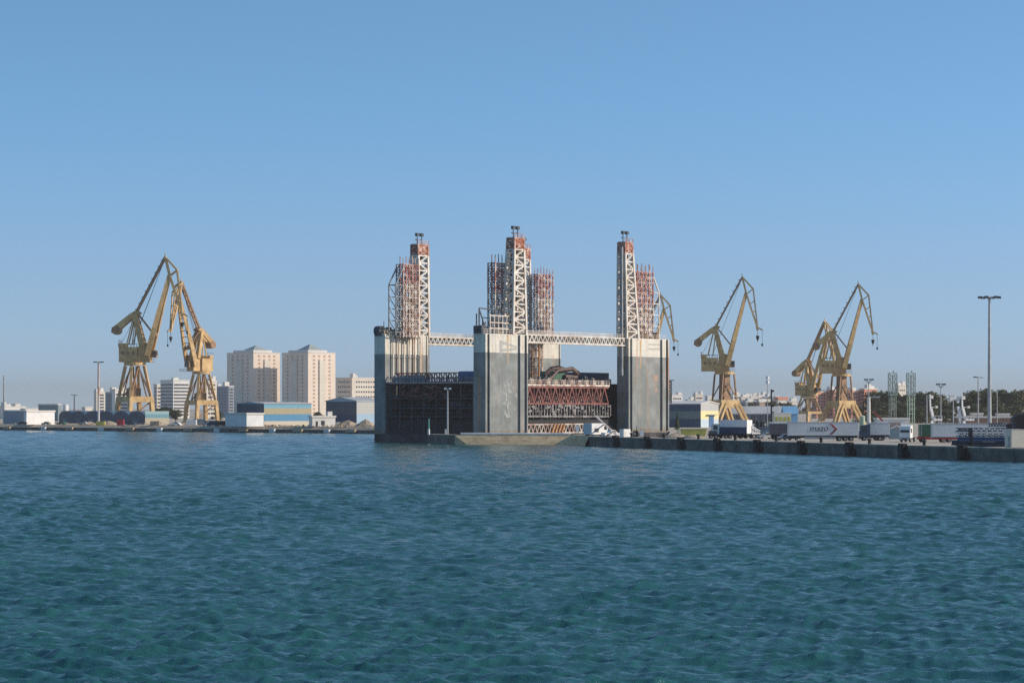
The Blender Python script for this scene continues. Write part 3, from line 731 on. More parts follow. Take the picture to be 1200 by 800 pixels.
    MB().tube((tx+1.8, 0, 33), (tx+1.8, 0, 32), .4, .3, 8).build('small_hook', M['black'], ro)
    for ch_ in root.children:
        if ch_.name.split('.')[0] in ('machinery_house', 'pylon', 'cab', 'boom', 'fly_jib', 'tie_bar', 'counterweight_arm', 'luffing_link', 'hoist_rope', 'wire_rope'): ch_.location = (dx, 0, -bz)
        elif ch_.name.startswith('slew_ring'): ch_.location.z = -bz
    return root
crane(158, 1180, 1.36, R(-4), 'portal', 'tallest yellow crane at far left, boxy brown house on its left side', .80, dx=4.0)
crane(236, 1226, 1.19, R(180+54), 'portal', 'yellow crane whose ladder boom leans left towards the tallest crane', .86, 0.5, dx=5.0)
crane(849, 985, 1.02, R(-3), 'pedestal', 'yellow crane standing alone behind the striped shed, jib pointing right')
crane(986, 1030, 1.01, R(-4), 'pedestal', 'large yellow crane right of the small one, jib pointing right over trailers')
crane(947, 1210, .98, R(-44), 'portal', 'smaller yellow crane half hidden behind the large right hand crane', .85, .5, dx=3.0, bz=8.0)
crane(756, 1000, .91, R(3), 'portal', 'yellow crane mostly hidden behind the right dock tower, only jib top showing')

# ------------------------------------------------------------------ rotated blocks, sheds
def tfor(P, d, px):
    a = (px-600)/F; return (a*P.y-P.x)/(d.x-a*d.y)
def corner(px_l, px_c, px_r, Y, phi):
    P = Vector((gx(px_c, Y), Y, 0)); u = Vector((math.cos(phi), math.sin(phi), 0)); v = Vector((-math.sin(phi), math.cos(phi), 0))
    return P, abs(tfor(P, u, px_r)), abs(tfor(P, v, px_l))
def zof(py, Y): return EYE-(py-HOR)*Y/F

def windows(parent, W, Dp, h, rows, colsR, colsL, m, ww, wh, z0, z1, prefix='window', inset=.12):
    """each window a part; right face lies on local y=0, left face on local x=0; beyond 100 the rest is one part"""
    me = None; cnt = 0; rest = MB()
    spots = []
    for r_i in range(rows):
        z = z0+(z1-z0)*(r_i+.5)/rows
        for c in range(colsR): spots.append((W*(inset+(1-2*inset)*(c+.5)/colsR), 0, z, 'r'))
        for c in range(colsL): spots.append((0, Dp*(inset+(1-2*inset)*(c+.5)/colsL), z, 'l'))
    spots.sort(key=lambda s: -s[2])
    for (x, y_, z, f) in spots:
        if cnt < 100:
            if me is None:
                o = MB().box(-ww/2, ww/2, -.05, .35, -wh/2, wh/2).build(prefix, m, parent); me = o.data
            else:
                o = bpy.data.objects.new(prefix, me); col.objects.link(o); o.parent = parent
            o.location = (x, y_, z); o.rotation_euler = (0, 0, 0 if f == 'r' else R(-90))
        else:
            if f == 'r': rest.box(x-ww/2, x+ww/2, -.05, .3, z-wh/2, z+wh/2)
            else: rest.box(-.05, .3, y_-ww/2, y_+ww/2, z-wh/2, z+wh/2)
        cnt += 1
    if rest.v: tag(rest.build('window_field', m, parent), kind='stuff')

win_dark = mat('window_dark', (.10, .11, .13), (.06, .07, .085), .25, .2)
win_warm = mat('window_shutter', (.50, .36, .26), (.36, .26, .2), .6, .15)

def block(px_l, px_c, px_r, ytop, Y, phi, m, label, rows=0, cr=0, cl=0, wm=None, roofbits=True, name='apartment_building', cat='building', group=None, ww=1.8, wh=1.5, balc=None):
    P, W, Dp = corner(px_l, px_c, px_r, Y, phi); h = zof(ytop, Y)-GZ
    root = empty(name, (P.x, P.y, GZ), phi, label, cat, group)
    MB().box(0, W, 0, Dp, 0, h).build('wall', m, root)
    r_ = MB(); r_.box(-.3, W+.3, -.3, Dp+.3, h+.003, h+.7)
    rf = r_.build('roof', M['offwhite'], root)
    if roofbits:
        k = MB(); q = random.Random(int(px_c*7+ytop))
        for i in range(max(2, int(W/8))):
            a = q.uniform(0, W*.8); b_ = q.uniform(0, Dp*.7); k.box(a, a+q.uniform(2, 5), b_, b_+3, h+.705, h+q.uniform(2, 4.2))
        k.build('roof_hut', M['offwhite'], rf)
    if rows: windows(root, W, Dp, h, rows, cr, cl, wm or win_dark, ww, wh, 2, h-1.0)
    return root, W, Dp, h

PH = R(42)
pink = mat('peach_render', (.82, .69, .57), (.75, .62, .50), .85, .05)
creamr = mat('cream_render', (.72, .66, .56), (.62, .56, .47), .85, .05)
greyb = mat('bluish_grey_render', (.32, .36, .40), (.25, .28, .32), .85, .05)
whiter = mat('white_render', (.78, .76, .72), (.66, .64, .60), .85, .06)
redr = mat('terracotta_render', (.62, .27, .17), (.50, .21, .14), .85, .05)
pinkr = mat('salmon_render', (.76, .36, .25), (.64, .29, .20), .85, .05)
brownr = mat('brown_brick', (.44, .32, .25), (.34, .25, .2), .85, .06)

def tower_block(xl, xc, xr, ytop, yapex, Y, label):
    root, W, Dp, h = block(xl, xc, xr, ytop, Y, PH, pink, label, 16, 4, 4, win_warm, False, 'tower_block', 'tower block', 'twin tower blocks', 2.3, 1.7)
    st_ = MB()
    for (a, b_) in ((.40, .60),): st_.box(W*a, W*b_, -.9, -.002, 2, h-6); st_.box(-.9, -.002, Dp*a, Dp*b_, 2, h-6)
    st_.build('stair_bay', creamr, root)
    ph = MB(); ph.box(W*.02, W*.72, Dp*.02, Dp*.78, h+.71, h+2.6); ph.box(0-.4, W*.12, -.4, Dp*.12, 2, h+3.4) if False else None
    ph.build('penthouse', M['offwhite'], root)
    ap = zof(yapex, Y)-GZ; s = min(W, Dp)*.27
    cx, cy = s*1.1, s*1.1
    py = MB(); py.add([(cx-s, cy-s, h+2.61), (cx+s, cy-s, h+2.61), (cx+s, cy+s, h+2.61), (cx-s, cy+s, h+2.61), (cx, cy, ap)], [(0,3,2,1),(0,1,4),(1,2,4),(2,3,4),(3,0,4)])
    py.build('pyramid_roof', mat('green_grey_roof', (.36, .40, .36), (.28, .32, .29), .6, .2), root)
    return root, W, Dp, h
tower_block(266, 297, 328, 413.5, 404, 2050, 'left twin peach tower block with green pyramid roof, half in shadow')
tower_block(330.5, 361, 393, 413.5, 402.5, 2019, 'right twin peach tower block with pyramid roof and fully sunlit face')
# stepped block to the right of the twins
block(393.5, 412.5, 446, 443, 2110, PH, creamr, 'cream apartment block right of the twin towers', 7, 9, 6, win_dark, True)
block(247, 268, 274, 453, 1900, PH, greyb, 'blue grey slab block left of the twin towers', 9, 2, 5, win_dark, True)
b_, W_, D_, h_ = block(188, 203, 222, 446, 1800, PH, whiter, 'white slab block with striped balconies between the two left cranes', 0, 0, 0)
for k_ in range(10):
    z = 2+(h_-3)*k_/10
    box_obj('balcony', win_dark, b_, .8, W_-.8, -.35, .2, z, z+(h_-3)/22); box_obj('balcony', win_dark, b_, -.35, .2, .8, D_-.8, z, z+(h_-3)/22)
block(180, 184, 190, 451, 1850, PH, creamr, 'narrow cream block just behind the tallest crane', 8, 2, 1, win_dark, False)
block(238, 242, 254, 447, 1780, PH, creamr, 'cream block seen right of the ladder boom crane', 8, 3, 1, win_dark)
block(110, 113, 123, 459.5, 1900, PH, creamr, 'narrow cream block behind the red and white light mast', 7, 3, 0, win_dark)
block(123.5, 133.5, 136, 460, 1860, PH, greyb, 'slate blue block right of the narrow cream block', 7, 1, 4, win_dark)
b_, W_, D_, h_ = block(131, 135, 150, 457.5, 1800, PH, whiter, 'white block with dark balcony stripes left of the tallest crane', 0, 0, 0)
for k_ in range(7):
    z = 2+(h_-3)*k_/7; box_obj('balcony', win_dark, b_, .8, W_-.8, -.35, .2, z, z+(h_-3)/15)
# low far left buildings
block(-2, 4, 30, 477, 1700, PH, whiter, 'long low white building at the far left edge behind the thin pole', 1, 6, 0)
block(14, 18, 24, 474, 1900, PH, whiter, 'small white house rising above the low far left roofs', 1, 2, 0, None, False, 'house', 'house')
block(24, 30, 48, 479.5, 1650, PH, whiter, 'low white building behind the bright white store', 1, 4, 0, None, False)
block(45, 68, 71, 474.5, 1400, PH, mat('grey_green_cladding', (.26, .32, .32), (.2, .25, .25), .7, .1), 'flat grey green shed behind the white store at left', 0, 0, 0, None, False, 'storage_shed', 'shed')
si = empty('white_silo', (gx(77, 1300), 1300, GZ), 0, 'short white cylindrical silo left of the arched warehouse', 'silo')
MB().tube((0, 0, 0), (0, 0, zof(474.5, 1300)-GZ), 1.5, n=16).build('tank', M['white'], si); MB().tube((0, 0, zof(474.5, 1300)-GZ+.003), (0, 0, zof(473, 1300)-GZ), 1.5, .3, n=16).build('lid', M['offwhite'], si)
block(96, 100, 108, 478, 1500, PH, creamr, 'tiny cream building behind the arched warehouse roofs', 0, 0, 0, None, False, 'house', 'house')

# sheds
def shed(px_l, px_c, px_r, yeave, yridge, Y, phi, ridge, m_wall, m_roof, label, m_gable=None, name='storage_shed'):
    P, W, Dp = corner(px_l, px_c, px_r, Y, phi); h = zof(yeave, Y)-GZ; hr = zof(yridge, Y)-GZ
    root = empty(name, (P.x, P.y, GZ), phi, label, 'shed', None)
    wl = MB(); wl.box(0, W, 0, Dp, 0, h)
    wo = wl.build('wall', m_wall, root)
    g_ = MB(); o = .35
    if ridge == 'u':
        for x in (.002, W-.12): g_.prism([(0, h), (Dp, h), (Dp/2, hr)], x, x+.118, 'x')
        rf = MB(); rf.prism([(-o, h-.05), (Dp/2, hr), (Dp+o, h-.05), (Dp+o, h+.3), (Dp/2, hr+.35), (-o, h+.3)], -o, W+o, 'x')
    else:
        for y_ in (.002, Dp-.12): g_.prism([(0, h), (W, h), (W/2, hr)], y_, y_+.118, 'y')
        rf = MB(); rf.prism([(-o, h-.05), (W/2, hr), (W+o, h-.05), (W+o, h+.3), (W/2, hr+.35), (-o, h+.3)], -o, Dp+o, 'y')
    g_.build('gable', m_gable or m_wall, root); rf.build('roof', m_roof, root)
    return root, W, Dp, h, hr
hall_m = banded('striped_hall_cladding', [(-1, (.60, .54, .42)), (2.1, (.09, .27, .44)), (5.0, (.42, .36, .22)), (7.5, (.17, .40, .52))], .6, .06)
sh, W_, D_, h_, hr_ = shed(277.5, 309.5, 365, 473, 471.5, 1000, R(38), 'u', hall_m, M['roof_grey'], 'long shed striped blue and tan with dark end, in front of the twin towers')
box_obj('end_shade_plate', banded('navy_end_shade', [(-1, (.035, .055, .08)), (6.0, (.05, .08, .11))], .6, .06), sh, -.06, -.003, .05, D_-.05, .05, h_-.05)  # added thin plate: shade of the left end painted in as dark navy
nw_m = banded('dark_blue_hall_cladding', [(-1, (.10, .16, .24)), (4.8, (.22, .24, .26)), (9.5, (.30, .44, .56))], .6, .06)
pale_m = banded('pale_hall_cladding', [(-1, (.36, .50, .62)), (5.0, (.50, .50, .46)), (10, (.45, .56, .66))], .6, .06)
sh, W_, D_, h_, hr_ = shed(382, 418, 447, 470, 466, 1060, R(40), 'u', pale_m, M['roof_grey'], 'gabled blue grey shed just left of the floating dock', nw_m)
box_obj('end_shade_plate', banded('dark_end_shade', [(-1, (.04, .07, .12)), (4.6, (.09, .10, .11)), (7.6, (.07, .09, .12))], .6, .06), sh, -.06, -.003, .05, D_-.05, .05, h_-.05)  # darkened copy of the wall bands, shade put into the end's colour
rt, W_, D_, h_ = block(264, 289, 309, 485.5, 985, R(40), M['white'], 'plain white box building beside the striped shed', 0, 0, 0, None, False, 'site_office', 'building')
rt, W_, D_, h_ = block(362, 366, 393, 489, 975, R(30), M['offwhite'], 'low white building with dark doors right of the striped shed', 0, 0, 0, None, False, 'site_office', 'building')
box_obj('door', M['glass_dark'], rt, W_*.15, W_*.15+.9, -.06, .1, 0, 2.2); box_obj('door', M['glass_dark'], rt, W_*.38, W_*.38+1.6, -.06, .1, .6, 2.4)
box_obj('chimney', M['offwhite'], rt, W_*.72, W_*.72+2, 1, 3, h_+.71, h_+2.4)
block(28, 31, 64, 482.5, 1098, R(52), M['white'], 'bright white flat roofed store on the far left quay', 0, 0, 0, None, False, 'store_building', 'building')
block(4, 28, 31, 482, 1130, R(35), greyb, 'grey low shed left of the bright white store', 0, 0, 0, None, False, 'storage_shed', 'shed')

# arched warehouse: six vaulted bays, striped side wall
def arched():
    P, W, Dp = corner(69, 168.5, 198, 1095, R(24)); n = 6
    root = empty('arched_warehouse', (P.x, P.y, GZ), R(24), 'warehouse of six dark blue arched bays with a striped sunlit side', 'warehouse')
    h = 3.1; bay = Dp/n; ht = zof(481.5, 1110)-GZ
    dk = mat('dark_blue_gable', (.022, .045, .085), (.015, .03, .055), .6, .2)
    for i in range(n):
        y0 = i*bay; pts = [(y0+.03, 0), (y0+bay-.03, 0), (y0+bay-.03, h)]
        for k in range(1, 10):
            t = math.pi*k/10; pts.append((y0+bay/2+math.cos(t)*(bay/2-.03), h+math.sin(t)*(ht-h)))
        pts.append((y0+.03, h))
        b = MB().prism(pts, 0, .6, 'x').build('bay_gable', dk, root)
        MB().box(-.05, -.002, y0+bay*.3, y0+bay*.7, 0, 2.4).build('door', M['navy'], b)
        rp = [(p[0], p[1]) for p in pts[2:]]
        rm_ = MB().prism(rp, .602, W, 'x').build('vault_roof', mat('blue_vault_sheet', (.10, .17, .24), (.07, .12, .18), .5, .2), root)
    sm = banded('striped_side_cladding', [(-1, (.62, .54, .38)), (3.0, (.22, .42, .46)), (4.8, (.42, .58, .58))], .6, .06)
    MB().box(.62, W, -.12, -.003, 0, ht).build('side_wall', sm, root)
    MB().box(.0, W, .05, Dp-.05, 0, h-.05).build('wall', dk, root) if False else None
arched()

# right hand sheds
strip_m = banded('striped_right_shed', [(-1, (.05, .085, .13)), (3.4, (.17, .21, .20)), (6.3, (.05, .09, .14))], .6, .06)
sh, W_, D_, h_, hr_ = shed(770, 821, 842, 473.5, 470.5, 935, R(55), 'v', strip_m, M['offwhite'], 'shed striped dark blue and teal with yellow sunlit gable, right of the dock', M['roof_grey'])
box_obj('gable_wall', banded('yellow_gable_paint', [(-1, (.50, .60, .66)), (3.2, (.76, .68, .36))], .7, .05), sh, .05, W_-.05, -.07, -.003, 0, h_*.72)
box_obj('gable_panel', M['roof_grey'], sh, .05, W_-.05, -.06, -.003, h_*.72+.01, h_)
box_obj('door', M['blue'], sh, W_*.45, W_*.72, -.14, -.073, 0, 4.6)
box_obj('canopy', M['grey_steel'], sh, W_*.3, W_*.82, -1.2, -.073, 4.8, 5.0)
sh, W_, D_, h_, hr_ = shed(838, 840, 922, 485.0, 476.5, 1180, R(3), 'u', mat('slate_shed_wall', (.17, .20, .22), (.11, .13, .15), .7, .1), M['roof_grey'], 'long low shed with pale grey roof behind the box truck')
for i in range(9): box_obj('door', M['dark_steel'], sh, 2+i*3.7, 4+i*3.7, -.08, -.003, 0, 3.8)
sh, W_, D_, h_, hr_ = shed(916, 919, 935, 485.0, 476.5, 1170, R(3), 'u', M['sky_blue'], M['sky_blue'], 'bright sky blue shed at the right end of the grey roof')

# far white town
rt_ = random.Random(21)
town = [(776, 787, 800, 463, 'wide white block above the striped shed roof'), (812, 815, 824, 462.5, 'bright white cube block left of the lone crane column'), (803, 806, 812, 469, 'low grey house between two white blocks'),
        (856, 859, 868, 462, 'tall white block right of the lone crane'), (866, 869, 878, 465.5, 'white stepped block second from the lone crane'), (876, 880, 888, 464.5, 'pale block midway along the white town'),
        (886, 889, 896, 463, 'white block with roof huts left of the twin lamp pole'), (893, 897, 904, 465.5, 'cream block directly behind the twin lamp pole'), (902, 905, 911, 467.5, 'low cream house right of the dark signal pole'),
        (909, 912, 923, 466.5, 'terracotta roofed house right of the white town'), (922, 925, 934, 470.5, 'small white house at the right end of the white town'),
        (842, 846, 857, 470, 'low white houses behind the leg of the lone crane'), (826, 829, 836, 471, 'small grey house behind the striped shed gable'), (868, 874, 884, 471, 'low grey front row house below the white town'), (884, 890, 902, 471.5, 'low olive front row house below the cream block')]
for i, (a, b_, c, yt, lab) in enumerate(town):
    m_ = (whiter, creamr, M['offwhite'])[i % 3] if 'grey' not in lab and 'olive' not in lab else brownr if 'olive' in lab else greyb
    if 'terracotta' in lab:
        o, W_, D_, h_ = block(a, b_, c, yt+3, 2200, R(30), whiter, lab, 1, 4, 0, win_dark, False, 'house', 'house', 'houses of the white town')
        box_obj('tiled_roof', redr, o, -.6, W_+.6, -.6, D_+.6, h_+.71, h_+3.6)
    else:
        block(a, b_, c, yt, 1500 if yt > 470.5 and i > 10 else rt_.uniform(2000, 2400), R(28), m_, lab, 4 if yt < 468 else 2, 4, 2, win_dark, True, 'house', 'house', 'houses of the white town', 1.6, 1.4)
# terracotta apartment blocks behind the right cranes
for (a, b_, c, yt, m_, lab) in ((951, 957, 969, 459.5, pinkr, 'salmon apartment block between the two right cranes'), (968, 977, 983, 457.5, redr, 'shaded terracotta block left of the large right crane column'),
                                (990, 998, 1009, 458.0, pinkr, 'salmon block right of the large right crane column'), (1007, 1013, 1028, 456.0, redr, 'terracotta block furthest right, beside the dark trees')):
    block(a, b_, c, yt, 1750, R(38), m_, lab, 7, 3, 2, win_dark, True, 'apartment_building', 'building', 'terracotta apartment blocks', 1.8, 1.5)
block(1049, 1053, 1062, 452, 2300, R(35), creamr, 'pale apartment block peeping over trees between green lattice towers', 4, 3, 2, win_dark, True)
block(1112, 1113.5, 1118.5, 463.8, 1700, R(10), M['white'], 'tiny bright white house in the gap between the trees', 0, 0, 0, None, False, 'house', 'house')
# low walls and stores under the right trees
block(1118, 1121, 1215, 489.5, 1010, R(2), mat('brick_red_store', (.30, .17, .12), (.20, .12, .09), .85, .2), 'long low brick red store under the right hand trees', 0, 0, 0, None, False, 'store_building', 'building')
block(1137, 1139, 1152, 485.5, 1050, R(5), M['cream'], 'pale low shed left of the tall light mast, on brick red store', 0, 0, 0, None, False, 'storage_shed', 'shed')
block(1167, 1169, 1183, 486, 1050, R(5), M['offwhite'], 'pale low shed right of the tall light mast, under the trees', 0, 0, 0, None, False, 'storage_shed', 'shed')
block(1024, 1028, 1065, 491.5, 900, R(5), M['grey_white'], 'low grey hut row behind the short grey trailer', 0, 0, 0, None, False, 'storage_shed', 'shed')

# ------------------------------------------------------------------ trees
def leafmat(name, c1, c2):
    m = mat(name, c1, c2, .75, .35, detail=5, spec=.2, lo=.38, hi=.62); return m
LM = [leafmat('dark_foliage', (.075, .105, .04), (.028, .045, .02)), leafmat('olive_foliage', (.12, .135, .055), (.05, .062, .03)), leafmat('pine_foliage', (.07, .10, .045), (.026, .04, .02))]
def tree_mesh(seed, h, rad, lm, flat=False, bush=False):
    q = random.Random(seed); tr = MB(); cr = MB()
    base = h*(.42 if flat else .04 if bush else .22)
    tr.tube((0, 0, 0), (q.uniform(-.3, .3), 0, base+h*.2), h*.028, h*.015, 7)
    clumps = []
    for i in range(15 if flat else 20):
        a = q.uniform(0, 2*math.pi); rr_ = rad*math.sqrt(q.random())*.85
        zz = base+(h-base)*(q.uniform(.35, .95) if flat else q.uniform(.05, .95))
        taper = 1-.55*max(0, (zz-h*.6)/(h*.4))
        c = Vector((math.cos(a)*rr_*taper, math.sin(a)*rr_*taper, zz)); clumps.append((c, q.uniform(.24, .42)*rad))
    for c, s in clumps[:9]: tr.tube((0, 0, base*q.uniform(.8, 1.1)), c, h*.011, h*.004, 5)
    for c, s in clumps:
        for k in range(115):
            d = Vector((q.gauss(0, 1), q.gauss(0, 1), q.gauss(0, .75))); d.normalize(); p = c+d*s*q.uniform(.35, 1.15)
            sz = q.uniform(.32, .75); nrm = (d+Vector((q.gauss(0, .6), q.gauss(0, .6), q.gauss(0, .6)+.3))).normalized()
            a = nrm.orthogonal().normalized(); b = nrm.cross(a); an = q.uniform(0, 6.3); a, b = a*math.cos(an)+b*math.sin(an), b*math.cos(an)-a*math.sin(an)
            cr.add([p-a*sz, p+b*sz*.6, p+a*sz, p-b*sz*.6], [(0,1,2,3)])
    return tr, cr
protos = []
for i in range(6):
    flat = i in (2, 5); tr, cr = tree_mesh(100+i, 16, 6.0 if not flat else 6.6, None, flat)
    root = empty('tree', (0, 0, 0)); tr.build('trunk', M['trunk'], root, False); cr.build('crown', LM[i % 3], root, False); protos.append(root)
for i in range(2):
    tr, cr = tree_mesh(300+i, 16, 7.0, None, False, True); root = empty('tree', (0, 0, 0)); tr.build('trunk', M['trunk'], root, False); cr.build('crown', LM[i], root, False); protos.append(root)
used = set()
def place_tree(px, ytop, Y, k, label, group, wide=1.0, name='tree'):
    root = protos[k]
    if k in used: root = copy_tree(protos[k])
    used.add(k)
    h = zof(ytop, Y)-GZ; s = h/16.2
    root.location = (gx(px, Y), Y, GZ); root.rotation_euler = (0, 0, random.uniform(0, 6.28)); root.scale = (s*wide, s*wide, s)
    root.name = name
    tag(root, label, 'tree', group); return root
tl = [(1022, 461, 1290, 0, 'dark tree touching the terracotta block'), (1030, 458.5, 1330, 1, 'rounded dark tree left of the first green lattice tower'), (1044, 458, 1300, 2, 'flat topped dark tree behind the first green lattice tower'),
      (1055, 461, 1260, 3, 'dark tree between the two green lattice towers'), (1068, 461.5, 1330, 4, 'olive tree behind the second green lattice tower'), (1080, 460, 1280, 0, 'dark tree right of the second green lattice tower'),
      (1092, 459.5, 1240, 1, 'olive rounded tree behind the first white boom arm'), (1102, 463, 1270, 4, 'olive tree behind the four lamp mast'), (1112, 473, 1420, 3, 'low tree in the dip of the tree line'),
      (1121, 470, 1390, 5, 'low shadowed tree right of the tree line dip'), (1131, 464, 1290, 2, 'dark tree behind the second white boom arm'), (1141, 458.5, 1250, 1, 'tall dark tree behind the twin arm lamp post'),
      (1150, 456.5, 1270, 3, 'tallest dark tree just left of the tall light mast'), (1160, 458.5, 1240, 0, 'dark tree directly behind the tall light mast'), (1171, 457.5, 1290, 4, 'olive tree right of the tall light mast'),
      (1181, 459.5, 1250, 5, 'broad flat tree near the right edge of the picture'), (1192, 457.5, 1260, 1, 'dark tree near the right edge, beside the broad flat tree'), (1203, 458, 1270, 2, 'tree cut by the right edge of the picture')]
for i, (px, yt, Y, k, lab) in enumerate(tl): place_tree(px, yt, Y, k, lab, 'trees behind the right quay', 1.15)
under = [(1016, 474), (1037, 473), (1050, 476), (1062, 474), (1076, 475), (1087, 474), (1098, 478), (1126, 478), (1136, 475), (1147, 474), (1156, 476), (1167, 474), (1177, 476), (1187, 474), (1198, 476), (1108, 480)]
for i, (px, yt) in enumerate(under): place_tree(px, yt, 1180+(i % 4)*14, 6+i % 2, 'bushy low tree in the front row of the right tree belt', 'front row of the right tree belt', 1.9)
for (px, yt, Y, k, lab) in ((188, 478, 1300, 0, 'small dark tree behind the striped warehouse end'), (196, 477, 1330, 3, 'dark bush tree between the two left cranes'), (206, 480, 1310, 1, 'low dark tree left of the ladder boom crane'), (254, 482, 1330, 4, 'low dark tree right of the ladder boom crane'),
                            (372, 483, 1250, 3, 'dark low tree between striped shed and gabled shed'), (838, 483, 1120, 5, 'low bush tree beside the yellow gable'), (876, 472, 1480, 4, 'dark clump of green in the white town, left part'), (905, 471, 1480, 0, 'dark green tree behind the dark signal pole'), (918, 471.5, 1480, 1, 'dark green tree above the sky blue shed')):
    place_tree(px, yt, Y, k, lab, 'scattered small trees', 1.7)
# the wood goes on to the right, beyond the edge of the picture
wd_ = MB(); q = random.Random(55); src = [protos[k].children for k in (0, 1, 3, 4, 6, 7)]
for i in range(34):
    ch_ = [c for c in src[i % 6] if c.name.startswith('crown')][0]; cxx = 268+i*11+q.uniform(-3, 3); cyy = 1190+(i % 3)*38+q.uniform(-8, 8); k_ = q.uniform(1.05, 1.3)
    wd_.add([(v.co.x*k_*1.2+cxx, v.co.y*k_*1.2+cyy, v.co.z*k_+GZ) for v in ch_.data.vertices], [tuple(p.vertices) for p in ch_.data.polygons])
tag(wd_.build('wood', LM[0], None, False), 'dark wood continuing past the right edge of the tree belt', 'wood', kind='stuff')
# slim cypress beside the shed
cy = empty('cypress', (gx(793.5, 800), 800, GZ), 0, 'slim dark cypress in front of the striped shed', 'tree')
MB().tube((0, 0, 0), (0, 0, 2), .16, .1, 6).build('trunk', M['trunk'], cy)
cc = MB(); q = random.Random(4)
for i in range(420):
    t = q.random(); z = .5+5.4*t; rr_ = (1-t)*1.05*q.uniform(.4, 1); a = q.uniform(0, 6.28); p = Vector((math.cos(a)*rr_, math.sin(a)*rr_, z)); s = .22
    d = Vector((q.gauss(0, 1), q.gauss(0, 1), q.gauss(0, 1))).normalized(); e = d.orthogonal().normalized(); cc.add([p-d*s, p+e*s, p+d*s, p-e*s], [(0,1,2,3)])
cc.build('crown', LM[0], cy, False)

# ------------------------------------------------------------------ light masts and poles
def light_mast(px, ytop, Y, r0, r1, head, label, m=None, group='light masts', name='light_mast'):
    h = zof(ytop, Y)-GZ; root = empty(name, (gx(px, Y), Y, GZ), 0, label, 'light mast', group)
    MB().tube((0, 0, 0), (0, 0, h), r0, r1, 10).build('pole', m or M['galv'], root)
    s = head
    if s > 0:
        hd = MB(); hd.tube((0, 0, h-.5*s), (0, 0, h), .35*s, .5*s, 10); 
        for k in range(6):
            a = k*math.pi/3; hd.bar((0, 0, h-.2*s), (math.cos(a)*1.6*s, math.sin(a)*1.6*s, h-.1*s), .14*s)
        ho = hd.build('crown_ring', M['grey_steel'], root)
        for k in range(6):
            a = k*math.pi/3; x, y_ = math.cos(a)*1.9*s, math.sin(a)*1.9*s
            MB().prism([(x-.45*s, h-.3*s), (x+.45*s, h-.3*s), (x+.35*s, h+.15*s), (x-.35*s, h+.15*s)], y_-.3*s, y_+.3*s).build('lamp', M['dark_steel'], ho)
    return root
def fan_mast(px, ytop, Y, label, wspan=3.2):
    h = zof(ytop, Y)-GZ; root = empty('fan_light_mast', (gx(px, Y), Y, GZ), 0, label, 'light mast', 'light masts')
    MB().tube((0, 0, 0), (0, 0, h-1.2), .3, .18, 8).build('pole', M['galv'], root)
    a = MB()
    for sx in (-1, -.4, .4, 1): a.bar((0, 0, h-1.8), (sx*wspan/2, 0, h-.4), .16)
    ao = a.build('arm', M['dark_steel'], root)
    for sx in (-1, -.4, .4, 1): MB().prism([(sx*wspan/2-.4, h-.5), (sx*wspan/2+.4, h-.5), (sx*wspan/2+.5, h+.1), (sx*wspan/2-.3, h+.1)], -.3, .3).build('lamp', M['dark_steel'], ao)
    return root
lm = light_mast(1159.5, 348, 660, .62, .3, 1.35, 'tallest floodlight mast with a ring of lamps, right edge')
red_pole = banded('red_white_mast', [(-1, (.62, .56, .52)), (13, (.52, .30, .24)), (17, (.62, .48, .42)), (21, (.55, .40, .36))], .6, .1)
light_mast(115.5, 424, 1075, .55, .42, 1.0, 'pinkish floodlight mast in front of the arched warehouse', red_pole)
light_mast(87, 462.5, 1300, .32, .26, .75, 'small dark floodlight mast above the arched warehouse roofs', M['dark_steel'])
light_mast(4.5, 440, 1200, .5, .3, 0, 'thin bare pole at the far left edge', M['galv'], 'bare poles', 'bare_pole')
fan_mast(1018, 444, 1000, 'fan headed mast left of the first green lattice tower')
fan_mast(1102.5, 449.5, 980, 'fan headed mast between the two white boom arms')
tp_ = light_mast(1146.3, 442, 760, .26, .16, 0, 'slim lamp post with a flat twin arm, left of the tallest mast')
h = zof(442, 760)-GZ; MB().bar((-1.3, 0, h), (1.5, 0, h-.1), .22, .18).build('arm', M['dark_steel'], tp_); MB().box(-1.5, -.4, -.3, .3, h-.1, h+.25).build('lamp', M['dark_steel'], tp_)
light_mast(1168.5, 458, 1000, .22, .14, 0, 'thin bare pole just right of the tallest mast', M['galv'], 'bare poles', 'bare_pole')
light_mast(1086, 463, 930, .28, .2, 0, 'bare grey pole beside the second green lattice tower', M['galv'], 'bare poles', 'bare_pole')
light_mast(1117, 470, 930, .26, .2, 0, 'bare grey pole left of the second white boom arm', M['galv'], 'bare poles', 'bare_pole')
gp = light_mast(1018, 465, 880, .75, .6, 0, 'thick pale column standing behind the short grey trailer', M['offwhite'], 'bare poles', 'pale_column')
h = zof(465, 880)-GZ; MB().bar((0, 0, h-.2), (4.2, 0, h+.1), .5).build('arm', M['galv'], gp)
# twin white lamp globes pole, dark signal pole
tg = empty('signal_lamp_post', (gx(899.3, 700), 700, GZ), 0, 'slim post with two white lamps one above the other', 'lamp post')
MB().tube((0, 0, 0), (0, 0, zof(448, 700)-GZ), .12, .1, 8).build('pole', M['galv'], tg)
for yy in (442.5, 447.5): MB().tube((0, -.3, zof(yy, 700)-GZ-.45), (0, -.3, zof(yy, 700)-GZ+.45), .5, .5, 10).build('lamp', M['white'], tg)
sg_ = empty('signal_post', (gx(904, 650), 650, GZ), 0, 'dark post with small brackets left of the sky blue shed', 'post')
hh = zof(456, 650)-GZ; MB().tube((0, 0, 0), (0, 0, hh), .24, .2, 8).build('pole', M['black'], sg_)
br_ = MB()
for z in (hh-.2, hh-4.2, hh-6.0): br_.box(-.15, .7, -.25, .25, z-.5, z)
br_.build('bracket', M['black'], sg_)
